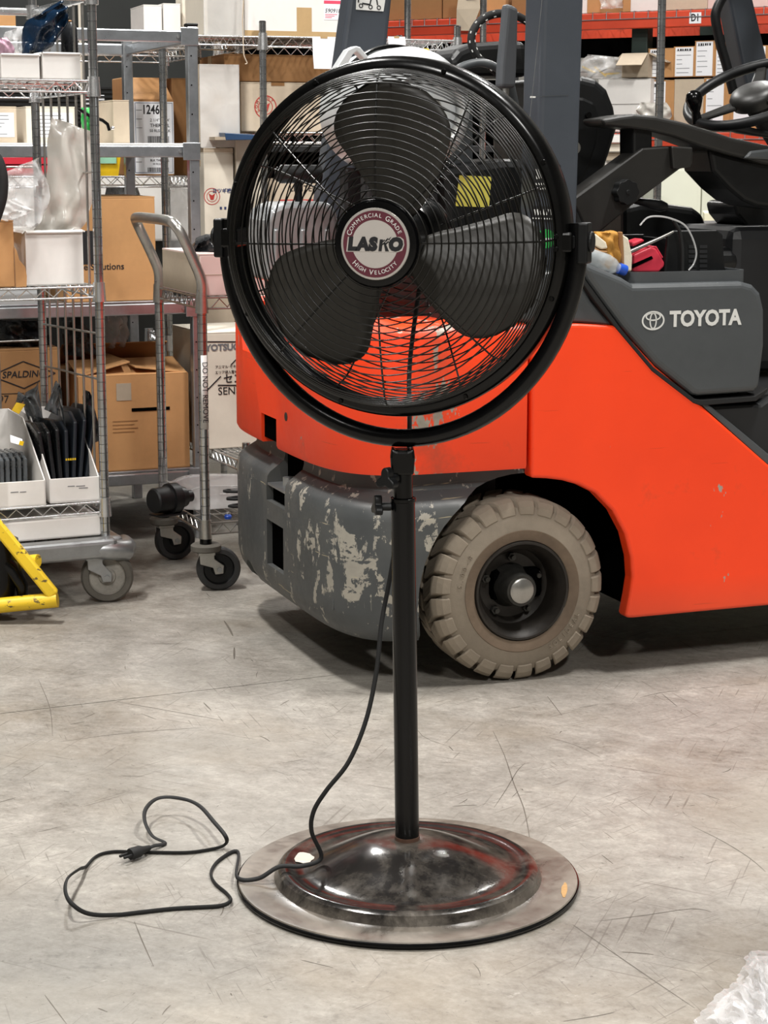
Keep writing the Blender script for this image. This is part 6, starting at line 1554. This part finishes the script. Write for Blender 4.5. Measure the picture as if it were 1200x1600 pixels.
# ================================================================== things in the forklift tray
def tray_goods():
    L = FK; zb = L.onv(1070, 440, .02)[1]+.006
    # water bottle lying against the cover
    P = lambda px, py, v: (lambda q: L.w(q[0], v, q[1]))(L.onv(px, py, v))
    a, b = P(912, 400, .03), P(972, 421, .03); d = (b-a).normalized(); ln = (b-a).length; org = a.copy()
    r = thing('water_bottle', 'clear water bottle with blue cap lying beside the parcel tray', 'bottle', org, 0)
    x, y, z = basis(d); Mx = Matrix((x, y, z)).transposed().to_4x4()
    rad = .024
    M['pet'] = film('pet', 'd5dee2', .38, .05, .2, 30)
    MB().lathe([(.0, -.06), (.020, -.06), (rad, -.052), (rad*.94, -.03), (rad, -.01), (rad, ln-.045), (.019, ln-.025), (.011, ln-.014), (.011, ln-.004)], 28, Mx).build('bottle_body', M['pet'], r, smooth=40)
    MB().lathe([(.0, ln+.010), (.0125, ln+.010), (.0135, ln+.007), (.0135, ln-.010), (.011, ln-.010)], 24, Mx).build('cap', M['blue'], r, smooth=40)
    MB().lathe([(rad+.0006, -.045), (rad+.0006, .004)], 28, Mx).build('label_wrap', pm('bottle_label', '3f63b8', .4, 0, .15, 40), r, smooth=60)
    # work gloves
    r = pouch(L, [(925, 362), (926, 380), (934, 398), (942, 420)], [(948, 362), (962, 362), (968, 390), (972, 424)], .06, .02, 'glove_tan', 'tan leather work gloves with white cuffs stuffed beside the tray', 'gloves', name='work_gloves', amp=.012, seed=71, part='leather')
    q = L.onv(957, 424, .06); o0 = L.w(*[q[0], .06])
    inv = r.matrix_basis.inverted() if False else None
    def sub(px, mat, v, nm):
        pr = MB(); c0 = r.location; pts = [L.onv(x, y, v) for x, y in px]
        base = L.loc(c0.x, c0.y)
        pr.prism([(u-base[0], z_-c0.z) for u, z_ in pts], v-base[1]-.008, v-base[1]+.010, lambda A, B, D: V(A, D, B)); pr.build(nm, M[mat], r, bevel=.004, seg=3)
    sub([(912, 362), (930, 366), (945, 378), (948, 388), (938, 390), (912, 376)], 'cuff_white', .04, 'cuff'); sub([(970, 366), (980, 372), (986, 400), (985, 424), (972, 424), (970, 395)], 'cuff_white', .05, 'cuff')
    sub([(967, 362), (971, 362), (973, 396), (973, 424), (970, 424), (969, 396)], 'card_dark', .044, 'binding'); sub([(912, 378), (936, 391), (948, 392), (946, 396), (930, 396), (912, 388)], 'card_dark', .035, 'binding')
    # red scanner
    c = P(1008, 412, .14); r = thing('hand_scanner', 'red hand scanner with a black slot lying in the parcel tray', 'scanner', (c.x, c.y, zb), R(L.deg))
    K = lambda pts, v: [(lambda q: (q[0]-L.loc(c.x, c.y)[0], q[1]-zb))(L.onv(x, y, v)) for x, y in pts]
    uz = lambda A, B, D: V(A, D, B)
    MB().prism(K([(984, 398), (1012, 385), (1020, 388), (1033, 410), (1032, 416), (1024, 424), (984, 424)], .14), -.02, .04, uz).build('scanner_body', M['red_plastic'], r, bevel=.008, seg=3)
    MB().prism(K([(986, 414), (1018, 400), (1020, 404), (988, 419)], .119), -.0225, -.0195, uz).build('slot', M['black_void'], r)
    MB().prism(K([(984, 378), (1000, 372), (1006, 376), (986, 386)], .14), -.01, .03, uz).build('scanner_head', M['red_plastic'], r, bevel=.005)
    MB().tube([V(p, -.015, q) for p, q in K([(986, 393), (1000, 384), (1020, 386), (1030, 402)], .14)], .003, 8).build('red_cord', M['red_plastic'], r, smooth=60)
    # black holder box with keypad
    c = P(1085, 420, .12); r = thing('keypad_holder', 'black upright plastic holder with a worn keypad print in the parcel tray', 'holder', (c.x, c.y, zb), R(L.deg))
    K = lambda pts, v: [(lambda q: (q[0]-L.loc(c.x, c.y)[0], q[1]-zb))(L.onv(x, y, v)) for x, y in pts]
    MB().prism(K([(1038, 428), (1043, 368), (1052, 360), (1120, 359), (1130, 366), (1134, 428)], .12), 0, .012, uz).build('back_plate', M['black_plastic'], r, bevel=.005, seg=3)
    for j in range(6):
        for i in range(2): MB().prism(K([(1076+17*i, 383+7.5*j), (1088+17*i, 383+7.5*j), (1088+17*i, 388+7.5*j), (1076+17*i, 388+7.5*j)], .119), -.0012, .0, uz).build('key', M['print_grey'] if False else M['fl_dark'], r)
    # black open box left of it and loops of clear tubing
    c = P(1005, 425, .2); r = thing('organizer_box', 'black open organizer box at the back of the parcel tray', 'box', (c.x, c.y, zb), R(L.deg)); w2 = .10
    for bx_ in ((-.055, .075, .14, .146, 0, .095), (-.055, -.049, .0, .14, 0, .09), (.069, .075, .0, .14, 0, .09)): MB().bx(*bx_).build('wall', M['black_plastic'], r, bevel=.002)
    MB().bx(-.055, .075, 0, .146, 0, .004).build('bottom', M['black_plastic'], r)
    tb = [(1000, 352), (1012, 340), (1030, 338), (1050, 342), (1070, 352), (1082, 372), (1088, 395), (1084, 412), (1076, 422)]
    tp = [P(x, y, .09) for x, y in tb]; r = thing('clear_tubing', 'loop of clear plastic tubing arching over the parcel tray', 'tubing', (tp[-1].x, tp[-1].y, tp[-1].z-.006), 0)
    MB().tube(spline([p-Vector(r.location) for p in tp], 6), .0022, 10).build('tube', M['film_clear'], r, smooth=60)
    tb = [(1052, 344), (1062, 362), (1066, 390), (1066, 424)]; tp = [P(x, y, .10) for x, y in tb]
    r = thing('black_cable', 'black cable drooping into the parcel tray beside the tubing', 'cable', tp[-1], 0)
    MB().tube(spline([p-tp[-1] for p in tp], 6), .0045, 8).build('cable', M['black_rubber'], r, smooth=60)
    tb = [(985, 393), (1010, 382), (1032, 372), (1052, 362)]; tp = [P(x, y, .10) for x, y in tb]; r = thing('metal_rod', 'thin metal rod leaning across the parcel tray', 'rod', tp[0], 0)
    MB().tube([p-tp[0] for p in tp], [.005, .005, .004, .003], 10).build('rod', M['chrome_dull'], r, smooth=60)
M['glove_tan'] = pm('glove_tan', 'b07f34', .8, 0, .15, 20, .2)
M['cuff_white'] = pm('cuff_white', 'd6cdb8', .9, 0, .08, 30, .3)
M['red_plastic'] = pm('red_plastic', 'd5384c', .45, 0, .06)
tray_goods()
# ================================================================== clear plastic scrap, bottom right
def scrap():
    org = gnd(1180, 1570); rnd = random.Random(5)
    r = thing('plastic_wrap', 'crumpled clear plastic wrap on the floor at the bottom right corner', 'plastic wrap', org, 0)
    edge = [(1082, 1602), (1098, 1580), (1124, 1552), (1146, 1538), (1160, 1516), (1168, 1490), (1200, 1487), (1262, 1488), (1310, 1510)]
    A = spline([gnd(x, y) for x, y in edge], 7)
    c = gnd(1240, 1680)
    def build_layer(lift, seed, shrink):
        rn = random.Random(seed); P = []; rows = 20; ph = [rn.random()*6.28 for _ in range(6)]
        for i in range(rows):
            t = i/(rows-1); row = []
            for j, a in enumerate(A):
                p = a.lerp(c, shrink+t*(.85-shrink))
                fold = .5+.28*sin(j*.55+ph[0]+2.5*t)+.22*sin(j*1.05+ph[1]-4*t)+.18*sin(i*.8+j*.3+ph[2])
                h = lift+.036*(1-math.exp(-4*t))*fold+.006*(rn.random()-.5)*(i > 0)
                row.append(V(p.x-org.x+.006*(rn.random()-.5), p.y-org.y+.006*(rn.random()-.5), max(.002+lift*.2, h)))
            P.append(row)
        MB().grid(P).build('film', M['film_wrap2'], r, smooth=40)
    build_layer(.0, 5, .0); build_layer(.018, 9, .14)
M['film_wrap2'] = film('film_wrap2', 'fafafc', .28, .07, .35, 22)
scrap()
